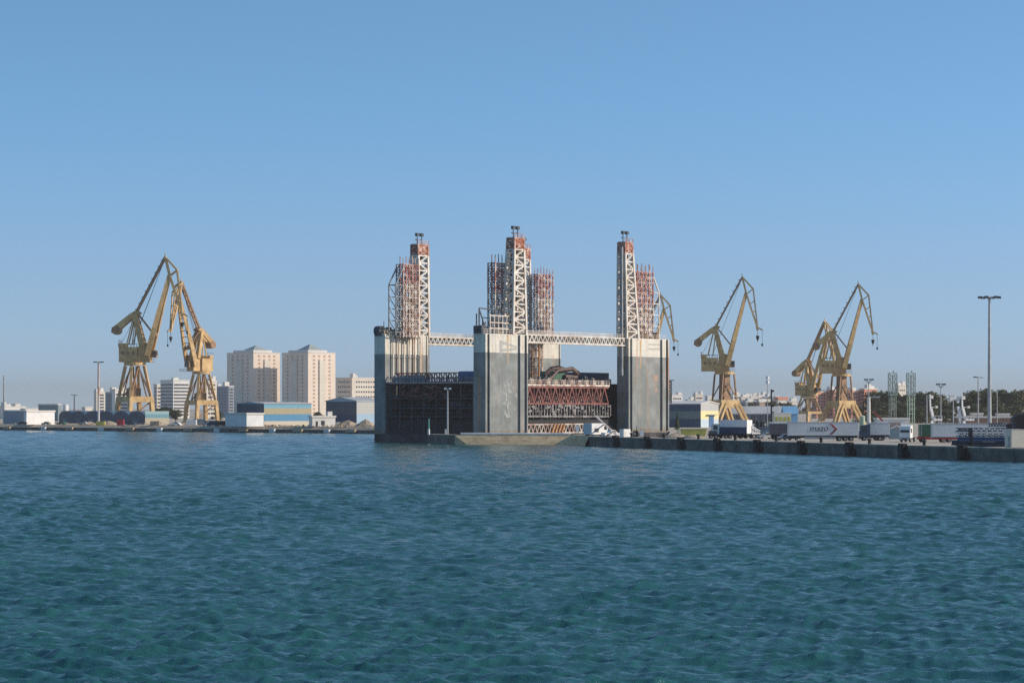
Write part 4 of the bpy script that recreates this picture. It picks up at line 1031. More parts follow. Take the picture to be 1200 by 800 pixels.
# pier lamp and green beacon
pl_ = empty('pier_lamp_post', (-18.2, 683, GZ), 0, 'grey twin lamp post on the end of the tan pier', 'lamp post')
hh = zof(455.5, 683)-GZ; MB().tube((0, 0, 0), (0, 0, hh), .28, .2, 8).build('pole', M['galv'], pl_)
pa = MB(); pa.bar((-.7, 0, hh), (.7, 0, hh), .2); pao = pa.build('arm', M['galv'], pl_)
for sx in (-1, 1): MB().box(sx*.7-.3, sx*.7+.3, -.35, .35, hh-.2, hh+.35).build('lamp', M['white'], pao)
MB().box(-.75, -.25, -.3, .3, 0, 1.6).build('control_box', M['offwhite'], pl_)
gb_ = empty('green_beacon', (gx(502.5, 685), 685, GZ), 0, 'slim green and white beacon post at the pier tip', 'beacon')
MB().tube((0, 0, 0), (0, 0, 1.6), .34, .3, 10).build('base', M['white'], gb_); MB().tube((0, 0, 1.603), (0, 0, 4.5), .22, .18, 10).build('post', mat('beacon_green', (.10, .38, .28), (.08, .3, .22), .5, .5), gb_)
# pale green lattice towers
def lattice_tower(px, ytop, Y, label, wtop=3.5):
    h = zof(ytop, Y)-GZ; root = empty('lattice_tower', (gx(px, Y), Y, GZ), R(12), label, 'lattice tower', 'pale green lattice towers')
    hs = h*.60; a = MB(); lattice_mast(a, 0, 0, 0, hs, 2.0, 2.0, 2.0, 2.0, 7, .28, .2, kind='N'); a.build('lower_frame', M['palegreen'] if 'second' in label else M['crane_green'], root)
    b = MB(); lattice_mast(b, 0, 0, hs, h, 2.7, 2.2, 2.7, 2.2, 7, .24, .13, kind='Z'); b.box(-1.6, 1.6, -1.3, 1.3, hs-.15, hs+.15); b.bar((.3, 0, h), (.3, 0, h+.9), .4)
    b.build('upper_frame', mat('green_grey_lattice', (.30, .38, .34), (.2, .26, .24), .6, .4), root)
    MB().box(-.15, .2, -.15, .2, hs*.5, h-.6).build('ladder_shaft', M['grey_steel'], root)
lattice_tower(1046, 437, 930, 'first pale green lattice tower, left of the pair')
lattice_tower(1067.5, 437, 910, 'second pale green lattice tower, brighter and right of the pair')

# white folding boom arms
def boom_arm(px, Y, ytop, label):
    root = empty('boom_arm', (gx(px, Y), Y, GZ), R(20), label, 'boom arm', 'white folding boom arms'); k = Y/F
    Z = lambda py: zof(py, Y)-GZ
    a = MB(); a.bar((0, 0, 0), (0, 0, Z(493)), .7); a.bar((-.4*1, 0, Z(478)), (.5, 0, Z(491)), .75, .7); a.bar((.3, 0, Z(491.5)), (13*k, 0, Z(491.5)), .8, .6); a.bar((-.5, 0, Z(478)), (-.7, 0, Z(ytop)), .42)
    a.build('arm', M['white'], root)
    b = MB(); 
    for x in (3.5*k, 8*k, 12.5*k): b.bar((x, -.6, Z(491)), (x, -.6, Z(486.8)), .14)
    b.bar((3*k, -.6, Z(487)), (12.8*k, -.6, Z(487)), .16); b.build('basket_rail', M['galv'], root)
    c = MB(); c.box(-.9, .3, -.4, .4, Z(ytop+5), Z(ytop+1)); c.box(1.2, 1.9, -.3, .3, Z(478), Z(475.5)); c.bar((-.6, 0, Z(477)), (1.6, 0, Z(477)), .2)
    c.build('joint_box', M['offwhite'], root)
    return root
boom_arm(1092, 720, 462, 'white folding boom arm left of the fan headed mast')
rt = boom_arm(1129.5, 705, 463, 'white folding boom arm nearer the right, with doubled post')
k = 705/F; d_ = MB(); Z = lambda py: zof(py, 705)-GZ
for (xa, ya, xb, yb) in ((-7, 466, -6.5, 472), (-7, 466, -5, 465), (-6.5, 476, -4.5, 484), (-4.5, 484, -4, 493), (-4.6, 479, -6.2, 481)): d_.bar((xa*k, .5, Z(ya)), (xb*k, .5, Z(yb)), .7)
d_.bar((-4*k, .5, 0), (-4*k, .5, Z(493)), .5)
d_.build('spare_post', M['white'], rt)

# ------------------------------------------------------------------ vehicles
def wheel_obj(parent, x, y, r=.52, wd=.32):
    o = MB().tube((x, y-wd/2, r), (x, y+wd/2, r), r, n=14).build('wheel', M['rubber'], parent)
    MB().tube((x, y-wd/2-.03, r), (x, y-wd/2-.002, r), r*.5, n=10).build('rim', M['galv'], o); return o
def trailer(px0, px1, Y, ztop, label, bm, rz=0.0, z0=1.15, chassis=None, name='semi_trailer', skirt=True):
    Lg = (px1-px0)*Y/F; root = empty(name, (gx(px0, Y), Y, GZ), rz, label, 'trailer', 'parked semi-trailers')
    bo = MB().box(0, Lg, 0, 2.5, z0, ztop).build('box_body', bm, root)
    MB().box(.02, Lg-.02, -.03, -.002, z0, z0+.14).build('lower_rail', M['dark_steel'], bo); MB().box(.02, Lg-.02, -.03, -.002, ztop-.16, ztop).build('upper_rail', M['galv'], bo)
    MB().box(Lg+.002, Lg+.06, .06, 1.22, z0+.05, ztop-.05).build('rear_door', M['white'], bo); MB().box(Lg+.002, Lg+.06, 1.28, 2.44, z0+.05, ztop-.05).build('rear_door', M['white'], bo)
    MB().box(.3, Lg-.1, .5, 2.0, .75, z0-.003).build('chassis', chassis or M['black'], root)
    for x in (Lg-1.6, Lg-2.95, Lg-4.3):
        if x > 1: wheel_obj(root, x, .3); wheel_obj(root, x, 2.2)
    MB().box(2.6, 2.8, .4, .6, 0, .75).build('landing_leg', M['galv'], root)
    if skirt: MB().box(3.6, max(4.0, Lg-5.2), .1, .16, .45, 1.0).build('side_guard', M['galv'], root)
    return root, Lg
tr, Lg = trailer(924, 1006, 548, 4.35, 'long pale grey semi-trailer with mazo lettering and a red chevron', M['grey_white'])
text_mesh('mazo', 1.95, M['mark_dark'], 'lettering', tr, (Lg*.30, -.035, 2.3), .2, .01, .0)
ch = MB(); x0 = Lg*.60
ch.prism([(x0-.15, 3.95), (x0+.35, 3.95), (x0+1.55, 2.72), (x0+.95, 2.72)], -.05, -.005)
ch.cur = 1; ch.prism([(x0+.95, 2.715), (x0+1.55, 2.715), (x0+.35, 1.5), (x0-.15, 1.5)], -.05, -.005)
ch.build('red_chevron', [M['mark_red'], mat('maroon_lettering', (.2, .04, .05), (.16, .035, .045), .5, .5)], tr)
trailer(1019, 1042.5, 560, 4.1, 'short pale grey semi-trailer right of the dark gap', M['grey_white'])
# dark tractor between the trailers
def tractor(px, Y, rz, m, label, name='truck_tractor'):
    root = empty(name, (gx(px, Y), Y, GZ), rz, label, 'truck', 'truck tractors')
    c = MB(); c.prism([(0, .9), (0, 2.3), (.35, 3.5), (2.3, 3.8), (2.3, .9)], 0, 2.45); cb = c.build('cab', m, root)
    MB().prism([(-.02, 2.1), (-.02, 2.25), (.30, 3.3), (.33, 3.3), (.33, 2.1)], .2, 2.25).build('windscreen', M['glass_dark'], cb)
    MB().box(.55, 1.5, -.04, -.002, 2.05, 3.0).build('side_window', M['glass_dark'], cb)
    MB().box(-.12, .1, .05, 2.4, .4, .9).build('bumper', M['dark_steel'], root)
    for y_ in (.25, 1.85): MB().box(-.15, -.121, y_, y_+.35, .55, .78).build('headlight', M['white'], root)
    MB().box(.1, 5.6, .6, 1.85, .6, .95).build('chassis', M['black'], root)
    for x in (1.0, 4.6): wheel_obj(root, x, .25); wheel_obj(root, x, 2.2)
    return root
tractor(1008, 556, R(0), M['navy'], 'dark blue truck tractor coupled between two grey trailers')
tw_ = tractor(1066.5, 534, R(66), M['white'], 'white truck cab facing the water with dark windscreen')
# grey green hut with white diagonal
hut = empty('quay_hut', (gx(1043, 585), 585, GZ), 0, 'teal grey hut with a white diagonal sign between the trailers', 'hut')
MB().box(0, 2.6, 0, 2.4, 0, 2.5).build('wall', mat('teal_grey_panel', (.22, .30, .32), (.17, .24, .26), .6, .3), hut); MB().box(0, 2.6, .1, 2.4, 2.503, 4.0).build('upper_panel', brownr, hut)
dg_ = MB(); dg_.bar((.1, -.06, 2.5), (1.7, -.06, 3.3), .1, .3); dg_.bar((1.7, -.06, 3.3), (2.3, -.06, 2.9), .1, .3); dg_.build('diagonal_sign', M['white'], hut)
# long trailer with lettering, partly behind girders
tr, Lg = trailer(1093, 1180, 520, 4.2, 'long pale trailer partly hidden by dark blue girders', M['grey_white'], skirt=False, chassis=M['red'])
text_mesh('etrans', 1.2, M['mark_dark'], 'lettering', tr, (Lg*.33, -.035, 2.5), .25, .01, .03)
gc = empty('green_container', (gx(1078, 530), 530, GZ+1.25), 0, 'dark green container loaded on the red flatbed', 'container')
MB().box(0, 3.0, 0, 2.4, 0, 2.7).build('shell', M['green'], gc)
rbz = MB()
for i in range(9): rbz.box(.15+i*.32, .3+i*.32, -.06, -.002, .1, 2.6)
rbz.build('rib', M['green'], gc); MB().box(.2, .35, -.1, -.062, .1, 2.6).build('lock_rod', M['galv'], gc)
rf_ = empty('red_flatbed', (gx(1076, 530), 530, GZ), 0, 'red flatbed trailer frame under the green container', 'trailer')
MB().box(0, 8.2, 0, 2.4, .62, 1.24).build('frame', M['red'], rf_)
for x in (1.0, 5.4, 6.8): wheel_obj(rf_, x, -.12, .48); wheel_obj(rf_, x, 2.2, .48)

# stack of navy steel girders near the right edge (long box beams with white markings, on bearers)
rr5 = random.Random(2)
def girder(x0, x1, y, z, hgt, rz, lab, m):
    Lg = x1-x0; root = empty('steel_girder', (x0, y, z), rz, lab, 'girder', 'stacked navy steel girders')
    g = MB(); g.box(0, Lg, 0, .9, 0, hgt*.2); g.box(0, Lg, 0, .9, hgt*.8, hgt)
    for i in range(9):
        xa = .2+i*(Lg-.4)/9; xb = .2+(i+1)*(Lg-.4)/9; g.bar((xa, .45, hgt*.1), ((xa+xb)/2, .45, hgt*.9), .14); g.bar(((xa+xb)/2, .45, hgt*.9), (xb, .45, hgt*.1), .14)
    if 'lowest' in lab or 'second navy' in lab: g.box(.05, Lg-.05, .6, .7, hgt*.2+.003, hgt*.8-.003)
    g.build('beam', m, root)
    MB().box(Lg*.5, Lg*.72, -.03, -.002, hgt*.82, hgt*.96).build('stencil_panel', M['galv'], root)
Yg = 468
X0 = gx(1117, Yg)
girder(X0, X0+11.2, Yg, GZ+.3, .8, 0, 'lowest navy girder resting on the quay blocks', M['navy'])
girder(X0-.0, X0+11.8, Yg+1.2, GZ+.3, 1.0, R(1), 'lowest navy girder at the back of the stack', M['navy'])
girder(X0+.9, X0+11.2, Yg+.1, GZ+1.2, .75, R(-1), 'second navy girder from the bottom of the stack', M['blue'])
girder(X0+1.0, X0+11.6, Yg+1.4, GZ+1.4, .8, 0, 'middle navy girder behind the second one', M['navy'])
girder(X0+1.0, X0+11.4, Yg+.2, GZ+2.05, .6, R(.6), 'middle front navy girder with pale stencils', M['navy'])
girder(X0+.6, X0+10.5, Yg+.1, GZ+2.9, .8, R(-.5), 'second highest navy girder jutting left over the trailer', M['navy'])
girder(X0+7.0, X0+12.4, Yg+.8, GZ+3.9, .7, 0, 'topmost short navy girder at the right of the stack', M['navy'])
rk = empty('girder_rack', (X0+3.4, Yg-.3, GZ), 0, 'dark steel rack legs under the navy girder stack', 'rack')
MB().box(0, .3, 0, 3, 0, 3.7).build('post', M['black'], rk); MB().box(7.4, 7.8, 0, 3, 0, 4.4).build('post', M['black'], rk); MB().box(-2.6, 8.4, .4, 2.6, 0, .28).build('bearer', M['black'], rk)
# right edge container and dark tarpaulined load behind it
ec = empty('office_container', (gx(1185.5, 455), 455, GZ), R(7), 'grey office container at the right edge with a cream sunlit end', 'container')
MB().box(0, 2.5, 0, 4, .1, 3.4).build('shell', M['cream'], ec); MB().box(-.03, -.002, 1, 1.9, .2, 2.2).build('door', M['grey_steel'], ec); MB().box(.1, 2.4, .1, 3.9, 0, .098).build('base', M['black'], ec)
rfc = MB().box(-.05, 2.55, -.05, 4.05, 3.403, 3.5).build('roof', M['offwhite'], ec)
dk = empty('covered_load', (gx(1188, 480), 480, GZ), 0, 'tall dark tarpaulin covered load behind the right edge container', 'covered load')
MB().prism([(0, 0), (4, 0), (4, 6.0), (3.2, 6.4), (.9, 6.2), (0, 5.6)], 0, 3).build('tarpaulin', M['black'], dk); MB().box(-.05, 4.05, -.03, 3.03, 2.6, 2.75).build('strap', M['navy'], dk)

# box truck seen from behind and its neighbours
bt_ = empty('box_truck', (gx(875.0, 596), 596, GZ), R(58), 'box truck with navy lower side, white upper side and sunlit white rear doors', 'truck', None, 1.2)
# local: rear on y=0 plane (faces right front), side on x=0
bmt = banded('two_tone_truck_side', [(-1, (.02, .045, .10)), (2.35, (.68, .68, .70))], .5, .06)
MB().box(0, 2.5, .02, 6.2, .95, 3.8).build('box_body', bmt, bt_)
MB().box(.03, 1.22, -.05, .018, 1.0, 3.75).build('rear_door', M['white'], bt_); MB().box(1.28, 2.47, -.05, .018, 1.0, 3.75).build('rear_door', M['white'], bt_)
MB().box(.3, 2.2, .2, 8.2, .6, .946).build('chassis', M['black'], bt_)
cbx = MB().box(.05, 2.45, 6.35, 8.2, .8, 3.0).build('cab', M['white'], bt_); MB().box(.01, .048, 6.7, 7.7, 1.8, 2.7).build('side_window', M['glass_dark'], cbx)
for (x, y_) in ((.2, 1.4), (2.3, 1.4), (.2, 2.6), (2.3, 2.6), (.2, 7.1), (2.3, 7.1)):
    o = MB().tube((x-.16, y_, .5), (x+.16, y_, .5), .5, n=14).build('wheel', M['rubber'], bt_)
rc = empty('lattice_ramp_trailer', (gx(881, 598), 598, GZ), R(20), 'pink and white car carrier ramp right of the box truck', 'trailer')
rcm = MB(); rcm.bar((0, 0, 1.3), (2.2, 0, 1.3), .35)
for i in range(5): rcm.bar((.1+i*.45, 0, 1.3), (.1+i*.45, 0, 3.0-i*.28), .12)
rcm.bar((0, 0, 3.1), (2.3, 0, 1.8), .22); rcm.bar((0, 1.6, 3.1), (2.3, 1.6, 1.8), .22)
rcm.build('ramp', M['white'], rc); MB().box(0, 3.2, 0, 1.8, .6, .9).build('chassis', M['black'], rc)
for x in (.6, 1.7, 2.8): wheel_obj(rc, x, .1); wheel_obj(rc, x, 1.7)
dt, Lg = trailer(902.5, 922.5, 575, 3.9, 'dark curtain sided trailer with pale roof left of the mazo trailer', mat('charcoal_curtain', (.10, .10, .115), (.06, .06, .07), .7, .3))
MB().box(-.05, Lg+.08, -.05, 2.55, 3.903, 4.15).build('pale_roof', M['white'], dt)
wc = empty('stacked_white_cabin', (gx(907, 640), 640, GZ), R(4), 'pale cabin with yellow panels raised behind the dark curtain trailer', 'cabin')
MB().box(0, 4.6, 0, 2.4, 3.0, 6.1).build('wall', M['cream'], wc); MB().box(-.05, 4.65, -.05, 2.45, 6.103, 6.3).build('roof', M['white'], wc)
for i in range(4): MB().box(.35+i*1.1, 1.1+i*1.1, -.04, -.003, 4.0, 5.2).build('panel', M['yellow'], wc)
for x in (.1, 4.3): MB().box(x, x+.2, .1, .3, 0, 2.998).build('post', M['grey_steel'], wc)
# car maker
def car(px, Y, rz, m, label, name='parked_car', van=False):
    root = empty(name, (gx(px, Y), Y, GZ), rz, label, 'van' if van else 'car', 'parked vans' if van else 'parked cars')
    if van: prof = [(0, .35), (0, 1.1), (.9, 1.3), (1.7, 2.2), (5.0, 2.25), (5.1, .35)]; glass = [(1.0, 1.35), (1.7, 2.0), (2.3, 2.0), (2.3, 1.35)]; L_ = 5.1
    else: prof = [(0, .35), (.05, .75), (1.2, .92), (1.9, 1.42), (3.2, 1.44), (4.0, .98), (4.3, .85), (4.3, .35)]; glass = [(1.4, .93), (1.95, 1.34), (3.15, 1.36), (3.75, .97)]; L_ = 4.3
    b = MB().prism(prof, 0, 1.75).build('body', m, root)
    MB().prism(glass, -.02, -.002).build('side_window', M['glass_dark'], b)
    MB().prism(glass, 1.752, 1.77).build('side_window', M['glass_dark'], b)
    for x in (.8, L_-.9):
        wheel_obj(root, x, .1, .33, .22); wheel_obj(root, x, 1.65, .33, .22)
    for y_ in (.15, 1.25): MB().box(-.03, -.002, y_, y_+.35, .58, .74).build('headlight', M['galv'], root)
    return root
car(909, 566, 0, M['white'], 'white car parked at the foot of the dark curtain trailer')
car(916.5, 564, 0, M['navy'], 'dark blue car parked right beside the white car')
car(890, 590, R(20), M['galv'], 'silver car behind the lattice ramp trailer')
car(863, 640, R(10), M['blue'], 'blue car left of the box truck')
dfl = empty('low_loader', (gx(830, 596), 596, GZ), 0, 'low dark flatbed trailer left of the box truck', 'trailer')
MB().box(0, 6.0, 0, 2.4, .75, 1.1).build('bed', M['black'], dfl)
for x in (.7, 1.9, 4.4, 5.4): wheel_obj(dfl, x, .0, .45); wheel_obj(dfl, x, 2.3, .45)
MB().box(.2, 2.2, .2, 2.0, 1.103, 1.9).build('load_frame', M['dark_steel'], dfl)
bc = empty('blue_crate', (gx(849, 600), 600, GZ+1.103), 0, 'blue steel crate standing at the right end of the low flatbed', 'crate')
MB().box(0, 1.9, 0, 1.8, 0, 1.5).build('box', M['blue'], bc); MB().box(-.03, 1.93, -.03, 1.83, 1.503, 1.6).build('lid', M['navy'], bc)
mc = empty('excavator', (gx(832, 640), 640, GZ), 0, 'dark green excavator with folded arm behind the low flatbed', 'excavator')
for y_ in (0, 1.6): MB().prism([(0, .4), (.4, 0), (2.8, 0), (3.2, .4), (2.8, .8), (.4, .8)], y_, y_+.5).build('track', M['rubber'], mc)
MB().box(.3, 2.9, .1, 2.0, .85, 1.9).build('body', M['green'], mc); MB().box(.4, 1.4, .1, 1.0, 1.903, 2.9).build('cab', M['glass_dark'], mc)
ea = MB(); ea.bar((2.6, .9, 1.7), (4.6, .9, 3.4), .35); ea.bar((4.6, .9, 3.4), (5.6, .9, 1.6), .3); ea.box(5.2, 6.0, .5, 1.3, .9, 1.6); ea.build('arm', M['crane_dark'], mc)
wp = empty('white_kiosk', (gx(845.5, 650), 650, GZ), R(10), 'small white kiosk beside the leg of the lone crane', 'kiosk')
MB().box(0, 1.4, 0, 1.4, 0, 2.4).build('wall', M['white'], wp); MB().box(.3, .9, -.04, -.003, .1, 1.9).build('door', M['grey_steel'], wp)
yh = empty('yellow_skip', (gx(797, 640), 640, GZ), 0, 'long low yellow green skip bins below the striped shed', 'skip')
MB().prism([(0, 1.9), (.5, .1), (6.6, .1), (7.1, 1.9)], 0, 1.9).build('bin', M['yellow'], yh); MB().box(-.05, 7.15, -.06, 1.96, 1.903, 2.0).build('rim', M['crane_dark'], yh)
yb = empty('yellow_locker', (gx(794, 640), 640, GZ), 0, 'upright yellowish locker beside the cypress', 'locker')
MB().box(0, 1.0, 0, .9, 0, 2.0).build('cabinet', M['yellow'], yb); MB().box(.1, .9, -.04, -.003, .15, 1.85).build('door', M['cream'], yb)
gt = empty('liquid_tank', (gx(1010.5, 900), 900, GZ), 0, 'upright pale green cylindrical tank behind the trailer roofs', 'tank')
MB().tube((0, 0, 0), (0, 0, zof(487.5, 900)-GZ), 1.05, n=14).build('drum', M['palegreen'], gt); MB().tube((0, 0, zof(487.5, 900)-GZ+.003), (0, 0, zof(486.7, 900)-GZ), 1.05, .4, n=14).build('lid', M['offwhite'], gt)
rbm = empty('red_loader_boom', (gx(1035, 860), 860, GZ), 0, 'red inclined loader boom behind the short grey trailer', 'loader')
b = MB(); b.bar((0, 0, zof(493.5, 860)-GZ), (-3.6, 0, zof(481.5, 860)-GZ), .55); b.bar((0, .8, zof(493.5, 860)-GZ), (-3.2, .8, zof(482, 860)-GZ), .4); b.build('boom', M['red'], rbm)
MB().box(-.4, 1.6, -.4, 1.4, 0, zof(493.4, 860)-GZ).build('base', M['white'], rbm)

for i, (px, Y, kind, m_, lab) in enumerate([(858, 700, 'van', 'dark_steel', 'dark van between the lone crane leg and the box truck'), (868, 760, 'car', 'black', 'black car half hidden by the box truck roof'), (888, 690, 'van', 'navy', 'navy van right behind the lattice ramp trailer'),
        (895, 740, 'car', 'dark_steel', 'dark grey car below the twin lamp post'), (898, 640, 'van', 'grey_steel', 'grey van beside the dark curtain trailer'), (880, 800, 'van', 'white', 'white van in front of the long grey roofed shed'), (907, 790, 'car', 'white', 'white car in front of the sky blue shed'),
        (852, 820, 'car', 'red', 'red car close to the yellow gable shed'), (893, 830, 'van', 'black', 'black van standing by the grey roofed shed doors'), (915, 700, 'van', 'dark_steel', 'dark van behind the pale raised cabin')]):
    car(px, Y, R(10*i), M[m_], lab, 'parked_van' if kind == 'van' else 'parked_car', kind == 'van')
q = random.Random(77)
for i, (px, Y, w_, h_, m_, lab) in enumerate([(855, 720, 3.5, 2.6, 'dark_steel', 'dark crate left of the box truck roof'), (884, 725, 3, 3.2, 'black', 'tall black crate behind the lattice ramp trailer'), (892, 705, 2.6, 2.2, 'crane_dark', 'brown crate below the twin lamp post'), (900, 760, 4, 3.4, 'grey_steel', 'grey crate left of the dark signal post'),
        (872, 850, 5, 3, 'dark_steel', 'long dark crate before the long grey roofed shed'), (866, 690, 2.2, 2.9, 'orange_rust', 'rusty crate behind the box truck'), (835, 700, 4.2, 2.0, 'orange_rust', 'rust brown scrap crate below the yellow gable'), (842, 720, 3.4, 2.3, 'crane_dark', 'brown crate beside the small white kiosk'), (910, 730, 3, 2.8, 'dark_steel', 'dark crate beneath the raised pale cabin')]):
    o = empty('storage_crate', (gx(px, Y), Y, GZ), R(q.uniform(-20, 20)), lab, 'crate', 'crates on the right quay')
    MB().box(0, w_, 0, 2, 0, h_).build('box', M[m_], o); MB().box(-.05, w_+.05, -.05, 2.05, h_+.003, h_+.14).build('lid', M['black'], o)
    for k_ in range(3): MB().box(w_*(.1+.35*k_), w_*(.1+.35*k_)+.18, -.06, -.002, 0, h_).build('batten', M['grey_steel'], o)
# ---- dock finger: truck, ramp, containers
wt = empty('white_truck', (gx(691.5, 641), 641, GZ), R(42), 'white box truck parked on the finger quay beside the dock', 'truck', None, 1.08)
MB().box(0, 4.2, -.6, 2.4, .5, 3.2).build('box_body', M['white'], wt)
MB().box(-.03, -.002, -.4, 2.25, .7, 3.0).build('rear_door', M['grey_white'], wt)
cb = MB().prism([(4.22, .6), (4.22, 2.8), (5.6, 2.75), (6.15, 1.7), (6.3, .6)], .0, 2.35).build('cab', M['white'], wt)
MB().prism([(4.6, 1.6), (4.6, 2.45), (5.5, 2.45), (5.9, 1.6)], -.04, -.002).build('side_window', M['glass_dark'], cb)
MB().box(.9, 2.4, -.63, -.602, 1.0, 2.0).build('side_logo_panel', M['dark_steel'], wt)
MB().box(.1, 6.6, .4, 2.0, .4, .796).build('chassis', M['black'], wt)
for x in (1.2, 5.8): wheel_obj(wt, x, .1, .42); wheel_obj(wt, x, 2.2, .42)
rp = empty('pale_pickup', (gx(709, 632), 632, GZ), R(36), 'white pickup with dark windows in front of the boarding gangway', 'pickup')
MB().prism([(0, .4), (0, 1.1), (1.9, 1.1), (2.2, 1.75), (3.4, 1.75), (4.0, 1.15), (4.9, 1.0), (4.9, .4)], 0, 1.7).build('body', M['white'], rp)
MB().prism([(2.3, 1.15), (2.45, 1.62), (3.3, 1.62), (3.75, 1.15)], -.02, -.002).build('side_window', M['glass_dark'], rp)
for x in (.9, 3.9): wheel_obj(rp, x, .1, .36, .24); wheel_obj(rp, x, 1.6, .36, .24)
gw = empty('gangway', (gx(725, 627), 627, GZ), 0, 'sloping pale gangway rising from quay to the dock side', 'gangway')
a_ = Vector((0, 0, .1)); b_ = at(697.5, 487, 655)-Vector((gx(725, 627), 627, GZ))
g = MB(); g.bar(a_, b_, .6, .25); g.build('ramp', M['beige_lattice'], gw)
g = MB(); g.bar(a_+Vector((0, -.35, .9)), b_+Vector((0, -.35, .9)), .06)
for i in range(9):
    q = a_.lerp(b_, i/8); g.bar(q+Vector((0, -.35, 0)), q+Vector((0, -.35, .9)), .05)
g.build('handrail', M['dark_steel'], gw)
wcn = empty('white_container', (gx(731, 621), 621, GZ), R(40), 'small white container on the finger quay below the right tower', 'container')
MB().box(0, 2.35, 0, 1.6, .1, 2.1).build('shell', M['white'], wcn); MB().box(.1, 2.25, .1, 1.5, 0, .098).build('skid', M['black'], wcn); MB().box(.3, .9, -.03, -.003, .3, 1.6).build('door', M['offwhite'], wcn)
ge = empty('generator', (gx(742.5, 617), 617, GZ), R(6), 'dark generator set between white container and white tank', 'generator')
MB().box(0, 1.2, 0, 1.2, .1, 1.7).build('casing', M['black'], ge); MB().tube((.9, .6, 1.7), (.9, .6, 2.9), .08).build('exhaust', M['dark_steel'], ge); MB().box(.1, .5, -.03, -.003, .6, 1.3).build('grille', M['grey_steel'], ge)
wtk = empty('water_tank', (gx(752, 615), 615, GZ), 0, 'small white plastic tank in a cage below the right tower', 'tank')
MB().box(-.5, .5, -.5, .5, .3, 1.75).build('bottle', M['white'], wtk); MB().box(-.55, .55, -.55, .55, 0, .297).build('pallet', M['crane_dark'], wtk); MB().tube((0, 0, 1.753), (0, 0, 1.9), .15).build('cap', M['grey_steel'], wtk)
wsb = empty('white_notice_board', (gx(674.5, 662), 662, GZ), 0, 'white notice board on posts left of the white box truck', 'sign')
MB().box(0, 1.0, 0, .1, .9, 2.7).build('board', M['white'], wsb); MB().box(.1, .2, .1, .2, 0, .9).build('post', M['black'], wsb); MB().box(.8, .9, .1, .2, 0, .9).build('post', M['black'], wsb)
wpl = empty('white_pipeline', (gx(560, 672), 672, GZ), 0, 'long white pipe laid along the top of the tan pier', 'pipe')
pw = MB(); prv = None
for px in range(540, 676, 8):
    t = (px-540)/135; Yp = 672-8*t; p = Vector((gx(px, Yp)-gx(560, 672), Yp-672, .42))
    if prv is not None: pw.tube(prv, p, .24, n=8)
    prv = p
pw.build('pipe_run', M['white'], wpl)
sb = MB()
for i in range(9):
    px = 544+i*15; t = (px-540)/135; Yp = 672-8*t; x = gx(px, Yp)-gx(560, 672); sb.box(x-.2, x+.2, Yp-672-.35, Yp-672+.35, 0, .2)
sb.build('pipe_saddle', M['grey_steel'], wpl)
# quay fenders and bollards
qd = (Vector((qe.x, qe.y, 0))-Vector((q0.x, q0.y, 0))).normalized(); qrz = math.atan2(qd.y, qd.x)
marks_f = [723, 760, 799.5, 842, 889, 940.6, 997.5, 1060, 1130]
lf = ['dark rubber fender below the foot of the gangway', 'dark rubber fender below the middle of the right dock tower', 'dark rubber fender below the cypress', 'dark rubber fender below the low flatbed', 'dark rubber fender below the box truck rear',
      'dark rubber fender below the left end of the mazo trailer', 'dark rubber fender below the right end of the mazo trailer', 'dark rubber fender below the white truck cab', 'dark rubber fender below the navy girders']
proto = None
for px, lab in zip(marks_f, lf):
    p = quay_right(px)
    if proto is None:
        proto = empty('quay_fender', (0, 0, 0)); MB().box(-1.1, 1.1, -.9, -.005, .2, 2.95).build('rubber_block', M['rubber'], proto); MB().box(-.7, .7, -1.05, -.903, .5, 2.2).build('face_plate', M['black'], proto)
        MB().tube((1.6, -.5, .9), (1.6, -.1, .9), .62, n=12).build('tyre', M['rubber'], proto); o = proto
    else: o = copy_tree(proto)
    o.location = (p.x, p.y, 0); o.rotation_euler = (0, 0, qrz); tag(o, lab, 'fender', 'rubber fenders of the right quay')
lbd = ['black bollard beside the white container on the finger quay', 'black bollard below the right edge of the right dock tower', 'black bollard below the yellow skip bins', 'black bollard left of the box truck wheels', 'black bollard below the dark curtain trailer',
       'black bollard below the middle of the mazo trailer', 'black bollard below the dark tractor', 'black bollard below the red flatbed']
proto = None
for px, lab in zip([736, 774, 814, 857, 905, 957.5, 1014, 1078], lbd):
    p = quay_right(px)
    if proto is None:
        proto = empty('bollard', (0, 0, 0)); b = MB(); b.tube((0, 0, 0), (0, 0, .55), .28, .24, 10); b.build('stem', M['black'], proto); MB().tube((0, 0, .552), (0, 0, .85), .42, .36, 10).build('head', M['black'], proto); o = proto
    else: o = copy_tree(proto)
    n_ = Vector((-qd.y, qd.x, 0)); o.location = (p.x+n_.x*1.0, p.y+n_.y*1.0, GZ+.14); o.scale = (1.3,)*3; tag(o, lab, 'bollard', 'bollards of the right quay')
